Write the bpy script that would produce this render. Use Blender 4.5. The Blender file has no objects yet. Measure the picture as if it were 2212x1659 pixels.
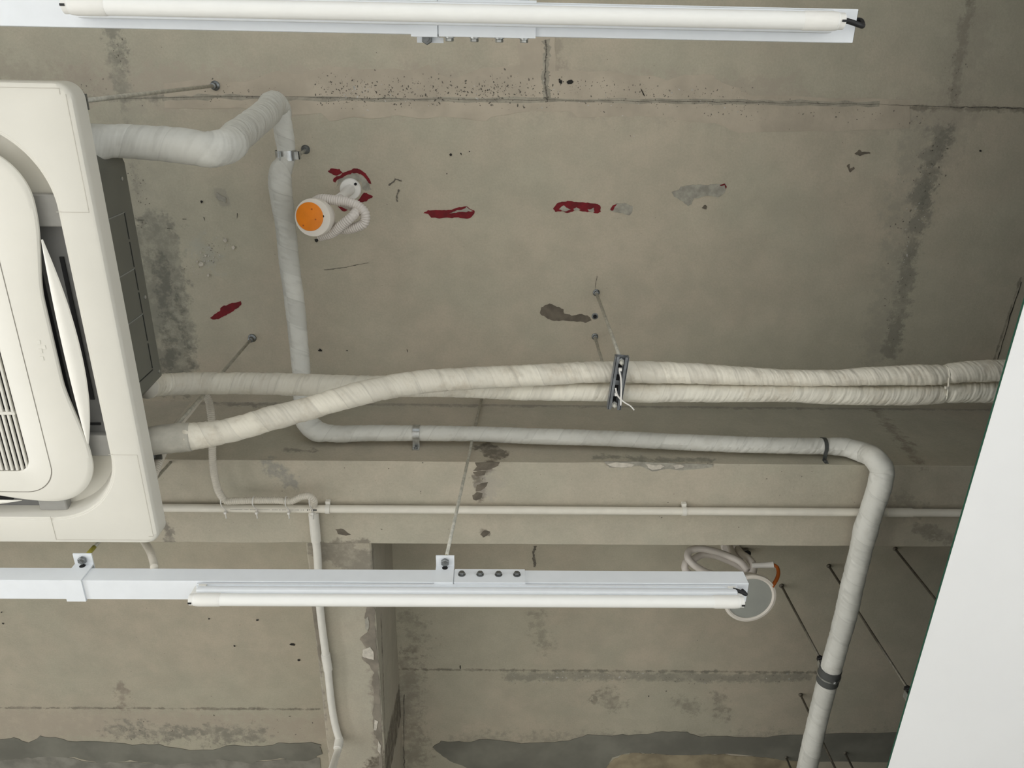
import bpy, bmesh, math, random
from mathutils import Vector, Matrix, noise
random.seed(7)
SC = bpy.context.scene
COL = SC.collection
CZ = 1.5                      # camera height above the floor
PI = math.pi

# ------------------------------------------------------------------ camera
PITCH, ROLL, YAW = 1.16374788, -0.03999434, -0.05476309
_F = Vector((0, math.cos(PITCH), math.sin(PITCH))); _U = Vector((0, -math.sin(PITCH), math.cos(PITCH))); _R = Vector((1, 0, 0))
_M = Matrix.Rotation(YAW, 3, 'Z')
R_ = _M @ (math.cos(ROLL)*_R + math.sin(ROLL)*_U)
U_ = _M @ (-math.sin(ROLL)*_R + math.cos(ROLL)*_U)
F_ = _M @ _F
FPX = 1660.0
cam = bpy.data.cameras.new('camera'); cam.sensor_fit = 'HORIZONTAL'; cam.sensor_width = 36; cam.lens = FPX/2212*36
cam.clip_start = 0.02
co = bpy.data.objects.new('camera', cam); COL.objects.link(co)
co.matrix_world = Matrix.Translation((0, 0, CZ)) @ Matrix((R_, U_, -F_)).transposed().to_4x4()
SC.camera = co

# ------------------------------------------------------------------ light
SC.view_settings.view_transform = 'Standard'; SC.view_settings.look = 'None'
SC.view_settings.gamma = 1; SC.view_settings.use_curve_mapping = False
SC.view_settings.exposure = 0.0
w = bpy.data.worlds.new('daylight'); SC.world = w; w.use_nodes = True
w.node_tree.nodes['Background'].inputs[0].default_value = (0.85, 0.93, 1.0, 1)
w.node_tree.nodes['Background'].inputs[1].default_value = 1.0
SC.cycles.max_bounces = 8; SC.cycles.diffuse_bounces = 6
def window_light(name, loc, rot, sx, sy, power, colr):
    l = bpy.data.lights.new(name, 'AREA'); l.shape = 'RECTANGLE'; l.size = sx; l.size_y = sy; l.energy = power; l.color = colr
    o = bpy.data.objects.new(name, l); COL.objects.link(o); o.location = loc; o.rotation_euler = rot
    return o
window_light('window_daylight_left', (-4.1, 0.9, 1.5), (0, -PI/2+.85, 0), 2.0, 4.2, 205, (1.0, 0.985, 0.96))
window_light('window_daylight_back', (-1.3, -2.9, 1.2), (PI/2-.9, 0, 0), 3.0, 1.5, 45, (1.0, 0.98, 0.95))
window_light('window_daylight_right', (3.5, -1.2, 1.2), (0, PI/2-.9, 0), 1.6, 3.2, 115, (0.97, 0.985, 1.0))


# ------------------------------------------------------------------ unprojection: pixel of the photo + one known coordinate -> place in the room
def ray(px, py): return (px-1106)/FPX*R_ - (py-829.5)/FPX*U_ + F_
def P(px, py, h=None, X=None, Y=None):
    d = ray(px, py)
    t = h/d.z if h is not None else (X/d.x if X is not None else Y/d.y)
    v = d*t
    return Vector((v.x, v.y, v.z+CZ))
def WP(px, p):                # world length of px pixels at point p
    return px*((p-Vector((0, 0, CZ))).dot(F_))/FPX
H = 2.30                      # slab above camera
HB = 1.91                     # beam soffit
ZC = CZ+H; ZB = CZ+HB

# ------------------------------------------------------------------ materials
def nn(t, typ, **k):
    n = t.nodes.new(typ)
    for a, b in k.items(): setattr(n, a, b)
    return n
def base_mat(name, rough=.6, metal=0.0, col=(.8, .8, .8)):
    m = bpy.data.materials.new(name); m.use_nodes = True
    b = m.node_tree.nodes['Principled BSDF']
    b.inputs['Base Color'].default_value = (*col, 1); b.inputs['Roughness'].default_value = rough; b.inputs['Metallic'].default_value = metal
    return m, m.node_tree, b
def mixc(t, fac, a, b, mode='MIX'):
    n = nn(t, 'ShaderNodeMix', data_type='RGBA', blend_type=mode)
    for sock, v in ((n.inputs[0], fac), (n.inputs[6], a), (n.inputs[7], b)):
        if isinstance(v, (int, float)): sock.default_value = v
        elif isinstance(v, tuple): sock.default_value = (*v, 1) if len(v) == 3 else v
        else: t.links.new(v, sock)
    return n.outputs[2]
def noise_tex(t, scale, vec=None, detail=4, rough=.55):
    n = nn(t, 'ShaderNodeTexNoise'); n.inputs['Scale'].default_value = scale; n.inputs['Detail'].default_value = detail; n.inputs['Roughness'].default_value = rough
    if vec is not None: t.links.new(vec, n.inputs['Vector'])
    return n
def maprange(t, v, a, b, c, d, smooth=True):
    n = nn(t, 'ShaderNodeMapRange'); n.interpolation_type = 'SMOOTHSTEP' if smooth else 'LINEAR'
    t.links.new(v, n.inputs[0])
    for i, x in enumerate((a, b, c, d)): n.inputs[i+1].default_value = x
    return n.outputs[0]
def vmath(t, op, a, b=None, out=0):
    n = nn(t, 'ShaderNodeVectorMath', operation=op)
    for i, v in enumerate((a, b)):
        if v is None: continue
        if isinstance(v, (tuple, Vector)): n.inputs[i].default_value = v
        else: t.links.new(v, n.inputs[i])
    return n.outputs[out]
def plain(name, col, rough=.5, metal=0.0, var=.05, scale=25, bump=0.0):
    m, t, b = base_mat(name, rough, metal, col)
    tc = nn(t, 'ShaderNodeTexCoord').outputs['Object']
    n = noise_tex(t, scale, tc)
    lo = tuple(c*(1-var) for c in col); hi = tuple(min(1, c*(1+var)) for c in col)
    t.links.new(mixc(t, maprange(t, n.outputs[0], .3, .7, 0, 1), lo, hi), b.inputs['Base Color'])
    if bump:
        bp = nn(t, 'ShaderNodeBump'); bp.inputs['Strength'].default_value = bump; bp.inputs['Distance'].default_value = .002
        t.links.new(noise_tex(t, scale*6, tc).outputs[0], bp.inputs['Height']); t.links.new(bp.outputs[0], b.inputs['Normal'])
    return m
C1 = (.50, .44, .345); C2 = (.462, .432, .338)
def concrete(name, stains=(), c1=C1, c2=C2, bump=.25):
    m, t, b = base_mat(name, .92)
    tc = nn(t, 'ShaderNodeTexCoord').outputs['Object']
    n1 = noise_tex(t, 1.7, tc, 5, .6); n2 = noise_tex(t, 11, tc, 5, .65); n3 = noise_tex(t, 160, tc, 3, .7)
    c = mixc(t, maprange(t, n1.outputs[0], .38, .62, 0, 1), c1, c2)
    c = mixc(t, maprange(t, n2.outputs[0], .25, .75, 0, .55), c, tuple(x*.78 for x in c2))
    g = maprange(t, n3.outputs[0], .3, .7, .95, 1.03)
    cb = nn(t, 'ShaderNodeCombineXYZ')
    for i in range(3): t.links.new(g, cb.inputs[i])
    c = mixc(t, 1.0, c, cb.outputs[0], 'MULTIPLY')
    if stains:
        w1 = noise_tex(t, 7, tc, 4, .65); w2 = noise_tex(t, 38, tc, 3, .6)
        off = vmath(t, 'SUBTRACT', w1.outputs['Color'], (.5, .5, .5)); off2 = vmath(t, 'SUBTRACT', w2.outputs['Color'], (.5, .5, .5))
        grit = maprange(t, noise_tex(t, 34, tc, 7, .72).outputs[0], .25, .75, -.5, .5, False)
        brk = maprange(t, noise_tex(t, 22, tc, 6, .7).outputs[0], .34, .58, .45, 1.0)
        for (A, B, wd, soft, colr, st, namp) in stains:
            s1 = nn(t, 'ShaderNodeVectorMath', operation='SCALE'); t.links.new(off, s1.inputs[0]); s1.inputs['Scale'].default_value = namp
            s2 = nn(t, 'ShaderNodeVectorMath', operation='SCALE'); t.links.new(off2, s2.inputs[0]); s2.inputs['Scale'].default_value = namp*.35
            p = vmath(t, 'ADD', vmath(t, 'ADD', tc, s1.outputs[0]), s2.outputs[0])
            ba = B-A; bb = max(ba.dot(ba), 1e-9)
            pa = vmath(t, 'SUBTRACT', p, A)
            dt = vmath(t, 'DOT_PRODUCT', pa, ba, 1)
            hh = maprange(t, dt, 0, bb, 0, 1, False)
            sc = nn(t, 'ShaderNodeVectorMath', operation='SCALE'); sc.inputs[0].default_value = ba; t.links.new(hh, sc.inputs['Scale'])
            d = vmath(t, 'LENGTH', vmath(t, 'SUBTRACT', pa, sc.outputs[0]), None, 1)
            ma = nn(t, 'ShaderNodeMath', operation='MULTIPLY_ADD'); t.links.new(grit, ma.inputs[0]); ma.inputs[1].default_value = soft*4.0; t.links.new(d, ma.inputs[2])
            m0 = maprange(t, ma.outputs[0], max(wd-soft*.7, 0), wd+soft*.7, st, 0)
            mm = nn(t, 'ShaderNodeMath', operation='MULTIPLY'); t.links.new(m0, mm.inputs[0]); t.links.new(brk, mm.inputs[1]); mk_ = mm.outputs[0]
            c = mixc(t, mk_, c, colr)
    t.links.new(c, b.inputs['Base Color'])
    bp = nn(t, 'ShaderNodeBump'); bp.inputs['Strength'].default_value = bump; bp.inputs['Distance'].default_value = .004
    t.links.new(noise_tex(t, 45, tc, 6, .7).outputs[0], bp.inputs['Height']); t.links.new(bp.outputs[0], b.inputs['Normal'])
    return m
def wrap_mat(name, ca, cb_, dirt, dirt_amt, pitch, rough=.7, hand=1):
    """spiral-wound cloth tape: u = metres along the pipe, v = turn"""
    m, t, b = base_mat(name, rough)
    uv = nn(t, 'ShaderNodeUVMap').outputs[0]
    sp = nn(t, 'ShaderNodeSeparateXYZ'); t.links.new(uv, sp.inputs[0])
    def math_(op, a, b2):
        n = nn(t, 'ShaderNodeMath', operation=op)
        for i, v in enumerate((a, b2)):
            if isinstance(v, (int, float)): n.inputs[i].default_value = v
            elif v is not None: t.links.new(v, n.inputs[i])
        return n.outputs[0]
    turn = math_('ADD', math_('MULTIPLY', sp.outputs[0], 1/pitch), math_('MULTIPLY', sp.outputs[1], hand))
    fr = math_('FRACT', turn, None)
    fl = math_('FLOOR', turn, None)
    wn = nn(t, 'ShaderNodeTexWhiteNoise', noise_dimensions='1D'); t.links.new(fl, wn.inputs['W'])
    tc = nn(t, 'ShaderNodeTexCoord').outputs['Object']
    c = mixc(t, wn.outputs[0], ca, cb_)
    edge = maprange(t, fr, 0.0, .06, .28, 0)
    c = mixc(t, edge, c, tuple(x*.6 for x in cb_))
    n = noise_tex(t, 14, tc, 5, .7)
    c = mixc(t, maprange(t, n.outputs[0], .48, .72, 0, dirt_amt), c, dirt)
    cx = nn(t, 'ShaderNodeCombineXYZ'); t.links.new(math_('MULTIPLY', turn, 6), cx.inputs[0]); t.links.new(math_('MULTIPLY', sp.outputs[1], 3), cx.inputs[1])
    fold = noise_tex(t, .75, cx.outputs[0], 1.5, .45)
    c = mixc(t, maprange(t, fold.outputs[0], .57, .70, 0, .30), c, tuple(x*.72 for x in cb_))  # shade in the creases, painted into the tape colour
    t.links.new(c, b.inputs['Base Color'])
    bp = nn(t, 'ShaderNodeBump'); bp.inputs['Strength'].default_value = .45; bp.inputs['Distance'].default_value = .010
    t.links.new(fold.outputs[0], bp.inputs['Height']); t.links.new(bp.outputs[0], b.inputs['Normal'])
    return m

M = {}
M['white_paint'] = plain('white_powder_coat', (.755, .785, .815), .38, 0, .015)
M['tube'] = plain('frosted_tube', (.83, .83, .80), .35, 0, .01)
M['cap'] = plain('ivory_plastic', (.80, .79, .75), .4, 0, .02)
M['black'] = plain('black_rubber', (.006, .006, .007), .55)
M['panel'] = plain('cream_plastic', (.69, .67, .60), .42, 0, .015, 8)
M['panel_shade'] = plain('shaded_cream_plastic', (.30, .295, .275), .5)  # panel plastic again, with the recess shade put into its colour
M['outlet'] = plain('outlet_grey', (.16, .16, .155), .5)
M['louver'] = plain('louver_plastic', (.83, .81, .74), .4, 0, .01)
M['seam'] = plain('seam_shadow', (.22, .20, .17), .8)
M['seam_light'] = plain('faint_seam', (.52, .49, .43), .6)
M['void'] = plain('dark_void', (.012, .012, .013), .9)
M['casing'] = plain('dark_grey_casing', (.128, .128, .104), .6, 0, .06, 12, .1)
M['casing_line'] = plain('casing_groove', (.02, .022, .02), .8)
M['casing_edge'] = plain('casing_edge', (.22, .23, .21), .5)
M['steel'] = plain('galvanised_steel', (.52, .53, .52), .32, .9, .15, 60)
M['rod'] = plain('zinc_rod', (.50, .485, .42), .42, .35, .2, 80)
M['dark_rod'] = plain('dull_rod', (.16, .145, .115), .6, .5, .2, 80)
M['dark_steel'] = plain('dark_steel', (.22, .23, .23), .38, .9, .2, 60)
M['channel'] = plain('strut_channel', (.25, .265, .28), .42, .75, .2, 40)
M['yellow'] = plain('yellow_paint', (.40, .36, .06), .6)
M['pvc'] = plain('white_pvc', (.72, .685, .60), .42, 0, .03, 30)
M['pvc_white'] = plain('bright_pvc', (.70, .68, .62), .4, 0, .03, 30)
M['hose'] = plain('corrugated_hose', (.62, .575, .53), .5, 0, .03, 30)
M['hose_grey'] = plain('grey_flex_hose', (.60, .56, .48), .55, 0, .04, 30)
M['tie'] = plain('nylon_tie', (.72, .70, .66), .4)
M['ink'] = plain('print_ink', (.03, .03, .03), .7)
M['ink_grey'] = plain('print_ink_grey', (.33, .31, .28), .7)
M['rubber_grey'] = plain('grey_rubber_lining', (.075, .078, .075), .6)
M['fixture_white'] = plain('fixture_white', (.74, .69, .62), .42, 0, .02)
M['rose_white'] = plain('rose_white', (.82, .80, .76), .35, 0, .01)
M['orange'] = plain('orange_lens', (.80, .225, .008), .38, 0, .08, 18)
M['orange_wire'] = plain('orange_cable', (.42, .10, .012), .5)
M['diffuser'] = plain('grey_diffuser', (.345, .355, .325), .35, 0, .03)
M['red'] = plain('dark_red_paint', (.155, .003, .008), .8, 0, .25, 40)
M['mortar'] = plain('fresh_grey_mortar', (.195, .19, .158), .9, 0, .18, 6, .4)
M['mortar_light'] = plain('pale_grey_mortar', (.245, .235, .20), .9, 0, .22, 14, .5)
M['smear'] = plain('grey_plaster_smear', (.335, .32, .27), .9, 0, .2, 40, .5)
M['smear_light'] = plain('pale_plaster_chip', (.54, .50, .43), .9, 0, .15, 60, .5)
M['damp'] = plain('brown_damp_patch', (.135, .115, .088), .85, 0, .25, 30, .3)
M['joint'] = plain('formwork_joint', (.33, .305, .245), .93, 0, .18, 30, .5)
M['skim'] = plain('pinkish_cement_skim', (.455, .398, .315), .93, 0, .10, 9, .5)
M['repair'] = plain('brown_grey_repair', (.215, .19, .152), .9, 0, .2, 18, .4)
M['ochre'] = plain('ochre_stain', (.31, .262, .175), .9, 0, .25, 12, .4)
M['pit'] = plain('pit_shadow', (.15, .135, .11), .95, 0, .4, 200)
M['pit_dark'] = plain('deep_hole', (.022, .02, .017), .95)
M['pit_light'] = plain('pale_aggregate', (.46, .44, .40), .9, 0, .2, 90)
M['board_white'] = plain('white_board_paint', (.90, .90, .895), .7, 0, .012, 3)
M['board_green'] = plain('green_board_paper', (.012, .075, .045), .8)
M['wall'] = plain('wall_paint', (.55, .545, .53), .8, 0, .02, 3)
M['floor'] = plain('pale_floor_tile', (.68, .672, .65), .45, 0, .03, 2)
M['glass_frame'] = plain('window_frame_grey', (.45, .46, .47), .4)
M['wrap_warm'] = wrap_mat('cloth_tape_warm', (.76, .72, .615), (.635, .60, .515), (.48, .415, .32), .55, .062, hand=-1)
M['wrap_warm_b'] = wrap_mat('cloth_tape_warm_second', (.72, .69, .595), (.63, .60, .52), (.50, .44, .34), .45, .055, hand=1)
M['wrap_cool'] = wrap_mat('cloth_tape_cool', (.66, .655, .605), (.565, .56, .515), (.42, .40, .35), .3, .075, hand=1)
M['insul_grey'] = plain('grey_insulation', (.44, .42, .36), .7, 0, .1, 30, .4)

# ------------------------------------------------------------------ object helpers
ORI = {}
def mk(name, bm, mat, parent=None, smooth=False, kind=None, label=None, recalc=True):
    o0 = ORI[parent.name] if parent is not None else Vector((0, 0, 0))
    me = bpy.data.meshes.new(name)
    if o0.length: bmesh.ops.translate(bm, vec=-o0, verts=bm.verts)
    if recalc: bmesh.ops.recalc_face_normals(bm, faces=bm.faces)
    bm.to_mesh(me); bm.free()
    if smooth:
        for p in me.polygons: p.use_smooth = True
        if smooth == 'auto' and hasattr(me, 'set_sharp_from_angle'): me.set_sharp_from_angle(angle=math.radians(35))
    if isinstance(mat, (list, tuple)):
        for x in mat: me.materials.append(M[x] if isinstance(x, str) else x)
    else: me.materials.append(M[mat] if isinstance(mat, str) else mat)
    o = bpy.data.objects.new(name, me); COL.objects.link(o)
    if parent is not None: o.parent = parent
    ORI[o.name] = o0
    if kind: o['kind'] = kind
    if label: o['label'] = label
    return o
def thing(name, label, cat, loc, group=None):
    o = bpy.data.objects.new(name, None); COL.objects.link(o); o.location = loc; o.empty_display_size = .05
    o['label'] = label; o['category'] = cat
    if group: o['group'] = group
    ORI[o.name] = Vector(loc)
    return o
def tag(o, label, cat, group=None):
    o['label'] = label; o['category'] = cat
    if group: o['group'] = group
    return o
def box(bm, lo, hi, bevel=0, mi=0):
    r = bmesh.ops.create_cube(bm, size=1)
    c = (Vector(lo)+Vector(hi))/2; s = Vector(hi)-Vector(lo)
    for v in r['verts']: v.co = Vector((v.co.x*s.x, v.co.y*s.y, v.co.z*s.z))+c
    fs = set(f for v in r['verts'] for f in v.link_faces)
    if mi:
        for f in fs: f.material_index = mi
    if bevel:
        bmesh.ops.bevel(bm, geom=list(set(e for v in r['verts'] for e in v.link_edges)), offset=bevel, segments=2, affect='EDGES', profile=.5)
def frame_of(d):
    d = d.normalized(); a = Vector((0, 0, 1)) if abs(d.z) < .9 else Vector((1, 0, 0))
    x = a.cross(d).normalized(); return x, d.cross(x), d
def lathe(bm, base, axis, prof, seg=32, mi=None, close=True):
    """prof: list of (radius, distance along axis[, material])"""
    x, y, d = frame_of(axis); rings = []
    for pr in prof:
        r, z = pr[0], pr[1]
        if r < 1e-6: rings.append([bm.verts.new(base+d*z)])
        else: rings.append([bm.verts.new(base+d*z+x*(r*math.cos(2*PI*k/seg))+y*(r*math.sin(2*PI*k/seg))) for k in range(seg)])
    for i in range(len(rings)-1):
        a, b = rings[i], rings[i+1]
        for k in range(seg):
            k2 = (k+1) % seg
            if len(a) == 1 and len(b) == 1: continue
            if len(a) == 1: f = bm.faces.new((a[0], b[k], b[k2]))
            elif len(b) == 1: f = bm.faces.new((a[k], b[0], a[k2]))
            else: f = bm.faces.new((a[k], b[k], b[k2], a[k2]))
            if mi: f.material_index = mi
    if close:
        for rg in (rings[0], rings[-1]):
            if len(rg) > 2: bm.faces.new(rg)
def rod(bm, a, b, r, seg=10):
    lathe(bm, a, b-a, [(r, 0), (r, (b-a).length)], seg)
def hexnut(bm, c, axis, r, t, bolt=True):
    lathe(bm, c-axis.normalized()*t/2, axis, [(r*.86, 0), (r, t*.15), (r, t*.85), (r*.86, t)], 6)
    if bolt: lathe(bm, c-axis.normalized()*t/2, axis, [(r*.45, -t*.35), (r*.45, 0)], 8)
def spline(pts, step):
    """pts: [(Vector, r)] -> evenly spaced [(Vector, r, s)]"""
    out = []; n = len(pts)
    for i in range(n-1):
        p0 = pts[max(i-1, 0)][0]; p1 = pts[i][0]; p2 = pts[i+1][0]; p3 = pts[min(i+2, n-1)][0]
        # centripetal-like tangents
        l01 = max((p1-p0).length, 1e-6); l12 = max((p2-p1).length, 1e-6); l23 = max((p3-p2).length, 1e-6)
        m1 = ((p1-p0)/l01*l12+(p2-p1)*l01/l12*1.0)/(l01+l12)*l12 if i > 0 else (p2-p1)
        t1 = ((p1-p0)/l01*l12+(p2-p1)/l12*l01)/(l01+l12) if i > 0 else (p2-p1)/l12
        t2 = ((p2-p1)/l12*l23+(p3-p2)/l23*l12)/(l12+l23) if i < n-2 else (p2-p1)/l12
        m = max(2, int(l12/step))
        for k in range(m):
            t = k/m; a = 2*t**3-3*t**2+1; b = t**3-2*t**2+t; c = -2*t**3+3*t**2; d = t**3-t**2
            out.append((p1*a+t1*(b*l12)+p2*c+t2*(d*l12), pts[i][1]*(1-(3*t*t-2*t**3))+pts[i+1][1]*(3*t*t-2*t**3)))
    out.append(pts[-1]); res = []; s = 0
    for i, (p, r) in enumerate(out):
        if i: s += (p-out[i-1][0]).length
        res.append((p, r, s))
    return res
def sweep(pts, seg=12, step=.006, disp=None, cap=True, bm=None):
    bm = bm or bmesh.new(); uvl = bm.loops.layers.uv.verify()
    sp = spline(pts, step); n = len(sp); rings = []; x = None
    for i, (p, r, s) in enumerate(sp):
        d = (sp[min(i+1, n-1)][0]-sp[max(i-1, 0)][0]).normalized()
        if x is None: x = frame_of(d)[0]
        x = (x-d*x.dot(d)).normalized(); y = d.cross(x); ring = []
        for k in range(seg):
            a = 2*PI*k/seg
            rr = r*(1 if disp is None else disp(s, a, r))
            ring.append(bm.verts.new(p+x*(rr*math.cos(a))+y*(rr*math.sin(a))))
        rings.append((ring, s))
    for i in range(n-1):
        (a, sa), (b, sb) = rings[i], rings[i+1]
        for k in range(seg):
            k2 = (k+1) % seg
            f = bm.faces.new((a[k], b[k], b[k2], a[k2]))
            for l, (su, kv) in zip(f.loops, ((sa, k), (sb, k), (sb, k+1), (sa, k+1))): l[uvl].uv = (su, kv/seg)
    if cap: bm.faces.new(rings[0][0]); bm.faces.new(rings[-1][0])
    return bm
def wrinkle(amp, pitch, seed, hand=1, twist=1.0):
    def f(s, a, r):
        tt = s/pitch+hand*a/(2*PI); fr = tt-math.floor(tt)
        v = 1+.02*fr*(1 if fr < .93 else (1-fr)/.07)
        q = noise.noise(Vector((s*46+hand*a*1.9*twist, math.cos(a)*1.1+seed, math.sin(a)*1.1)))
        v += amp*(1-abs(q)*2.2)*.5
        v += .045*noise.noise(Vector((s*7+seed*3, math.cos(a)*.7, math.sin(a)*.7)))
        return v
    return f
def corr(pitch, amp):
    return lambda s, a, r: 1+amp*math.sin(2*PI*s/pitch)
def px_path(lst):
    """[(px, py, {h|X|Y}, width_px)] -> points with radii"""
    out = []
    for px, py, k, wpx in lst:
        p = P(px, py, **k); out.append((p, WP(wpx, p)/2))
    return out
def outline(pts, fn, amp=.002, sub=3, seed=0):
    """irregular outline through world points fn(px, py)"""
    w_ = [fn(*q) for q in pts]; out = []
    for i, a in enumerate(w_):
        b = w_[(i+1) % len(w_)]
        for k in range(sub):
            q = a.lerp(b, k/sub)
            nv = noise.noise_vector(q*60+Vector((seed, 0, 0)))+noise.noise_vector(q*190+Vector((0, seed, 0)))*.7
            out.append(q+Vector((nv.x*amp, nv.y*amp, nv.z*amp)))
    return out
def ear_clip(p):
    n = len(p); idx = list(range(n)); tris = []
    cr = lambda a, b, c: (b[0]-a[0])*(c[1]-a[1])-(b[1]-a[1])*(c[0]-a[0])
    if sum(p[i][0]*p[(i+1) % n][1]-p[(i+1) % n][0]*p[i][1] for i in range(n)) < 0: idx.reverse()
    while len(idx) > 3:
        m = len(idx); best = None
        for i in range(m):
            a, b, c = idx[i-1], idx[i], idx[(i+1) % m]
            if cr(p[a], p[b], p[c]) <= 0: continue
            if any(k not in (a, b, c) and cr(p[a], p[b], p[k]) >= 0 and cr(p[b], p[c], p[k]) >= 0 and cr(p[c], p[a], p[k]) >= 0 for k in idx): continue
            best = i; break
        if best is None: best = 0
        tris.append((idx[best-1], idx[best], idx[(best+1) % m])); idx.pop(best)
    tris.append(tuple(idx)); return tris
def patch(name, pts, fn, nrm, th, mat, parent, amp=.002, sub=6, seed=0):
    """thin applied layer on a surface whose outward normal is nrm"""
    bm = bmesh.new(); n = Vector(nrm)
    ax = max(range(3), key=lambda i: abs(n[i])); keep = [i for i in range(3) if i != ax]
    for k in (1, .6, .35, .2, .1, 0):
        o = outline(pts, fn, amp*k, sub, seed)
        p0_ = fn(*pts[0]); o = [q-n*((q-p0_).dot(n)) for q in o]
        tris = ear_clip([(q[keep[0]], q[keep[1]]) for q in o])
        area = sum(abs((o[t[1]]-o[t[0]]).cross(o[t[2]]-o[t[0]]).dot(n))/2 for t in tris)
        poly_area = abs(sum(o[i][keep[0]]*o[(i+1) % len(o)][keep[1]]-o[(i+1) % len(o)][keep[0]]*o[i][keep[1]] for i in range(len(o)))/2)
        if len(tris) == len(o)-2 and abs(area-poly_area) < .02*poly_area: break
    top = [bm.verts.new(q+n*th) for q in o]; bot = [bm.verts.new(q-n*.002) for q in o]
    for i in range(len(o)): bm.faces.new((top[i], bot[i], bot[(i+1) % len(o)], top[(i+1) % len(o)]))
    for tri in tris: bm.faces.new([top[i] for i in tri])
    bm.normal_update()
    for f in bm.faces:
        if abs(f.normal.dot(n)) > .9 and f.normal.dot(n) < 0: f.normal_flip()
    return mk(name, bm, mat, parent, recalc=False)
def crop(x0, y0, s): return lambda pts: [(x0+a*s, y0+b*s) for a, b in pts]
def on_ceiling(px, py): return P(px, py, h=H)
def on_soffit(px, py): return P(px, py, h=HB)
def on_face(px, py): return P(px, py, Y=1.064)
DN = (0, 0, -1)

# ------------------------------------------------------------------ the setting
XL, XR, YB, YF = -4.2, 3.6, -3.0, 3.4
GREY = (.215, .21, .172); PINK = (.43, .372, .30); DK = (.15, .137, .107); GREEN = (.25, .25, .197)
def S(p, q, fn, wd, soft, c, st, namp): return (fn(*p), fn(*q), wd, soft, c, st, namp)
cl = on_ceiling
stains = [
    S((150, 185), (900, 200), cl, .05, .035, PINK, .75, .07), S((900, 190), (1700, 215), cl, .055, .03, (.40, .35, .282), .7, .08), S((1700, 240), (2080, 250), cl, .04, .03, (.40, .35, .282), .6, .06),
    S((150, 213), (1300, 216), cl, .006, .008, GREY, .75, .02), S((1300, 217), (2300, 240), cl, .006, .006, DK, .7, .012),
    S((1045, 180), (1085, 195), cl, .02, .02, GREEN, .7, .05), S((780, 205), (960, 215), cl, .012, .012, GREEN, .7, .04),
    S((1182, 85), (1180, 215), cl, .035, .02, (.33, .29, .23), .65, .05), S((1178, 95), (1180, 215), cl, .004, .006, DK, .7, .02),
    S((247, 70), (262, 200), cl, .018, .02, GREY, .75, .04), S((262, 200), (300, 420), cl, .006, .012, GREY, .7, .03), S((275, 230), (310, 470), cl, .05, .03, (.38, .355, .285), .5, .05),
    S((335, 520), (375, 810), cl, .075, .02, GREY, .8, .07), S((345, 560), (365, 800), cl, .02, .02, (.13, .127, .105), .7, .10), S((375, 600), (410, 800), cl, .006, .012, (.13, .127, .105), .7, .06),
    S((440, 540), (450, 560), cl, .03, .03, (.42, .41, .345), .7, .06), S((475, 420), (480, 432), cl, .018, .006, (.33, .31, .255), .7, .02),
    S((2100, -20), (2055, 225), cl, .012, .015, DK, .7, .02), S((2100, 60), (2040, 330), cl, .06, .03, (.36, .325, .262), .5, .05), S((2030, 290), (1985, 430), cl, .030, .018, (.17, .165, .135), .75, .06), S((1995, 400), (1925, 760), cl, .022, .018, (.17, .165, .135), .8, .06), S((1985, 300), (1900, 760), cl, .05, .04, (.33, .31, .255), .5, .08),
    S((2205, 600), (2140, 800), cl, .003, .003, DK, .7, .004),
    S((0, 150), (190, 185), cl, .03, .03, (.37, .325, .26), .6, .06),
    # beyond the beam
    S((860, 1446), (1800, 1453), cl, .004, .005, DK, .8, .008), S((1100, 1460), (1740, 1464), cl, .022, .012, GREY, .6, .03),
    S((0, 1529), (690, 1532), cl, .004, .005, DK, .8, .01), S((0, 1565), (690, 1575), cl, .07, .03, (.42, .36, .29), .7, .08), S((250, 1580), (560, 1590), cl, .03, .04, GREY, .8, .12), S((265, 1480), (268, 1530), cl, .012, .02, (.24, .20, .16), .7, .05),
    S((870, 1440), (890, 1640), cl, .05, .05, (.20, .175, .14), .5, .1), S((890, 1340), (900, 1400), cl, .03, .05, DK, .4, .1),
    S((1160, 1330), (1175, 1400), cl, .02, .03, DK, .4, .06), S((1300, 1500), (1330, 1520), cl, .03, .03, DK, .5, .08), S((1470, 1520), (1500, 1530), cl, .03, .03, DK, .45, .08), S((1550, 1500), (1560, 1550), cl, .012, .03, DK, .45, .06),
    S((1285, 1505), (1290, 1515), cl, .012, .02, DK, .6, .04),
    S((1000, 1600), (1900, 1600), cl, .03, .04, (.23, .215, .175), .5, .1),
]
bm = bmesh.new(); box(bm, (XL, YB, ZC), (XR, YF, ZC+.15))
ceiling = mk('ceiling', bm, concrete('slab_concrete', stains), kind='structure')

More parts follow.
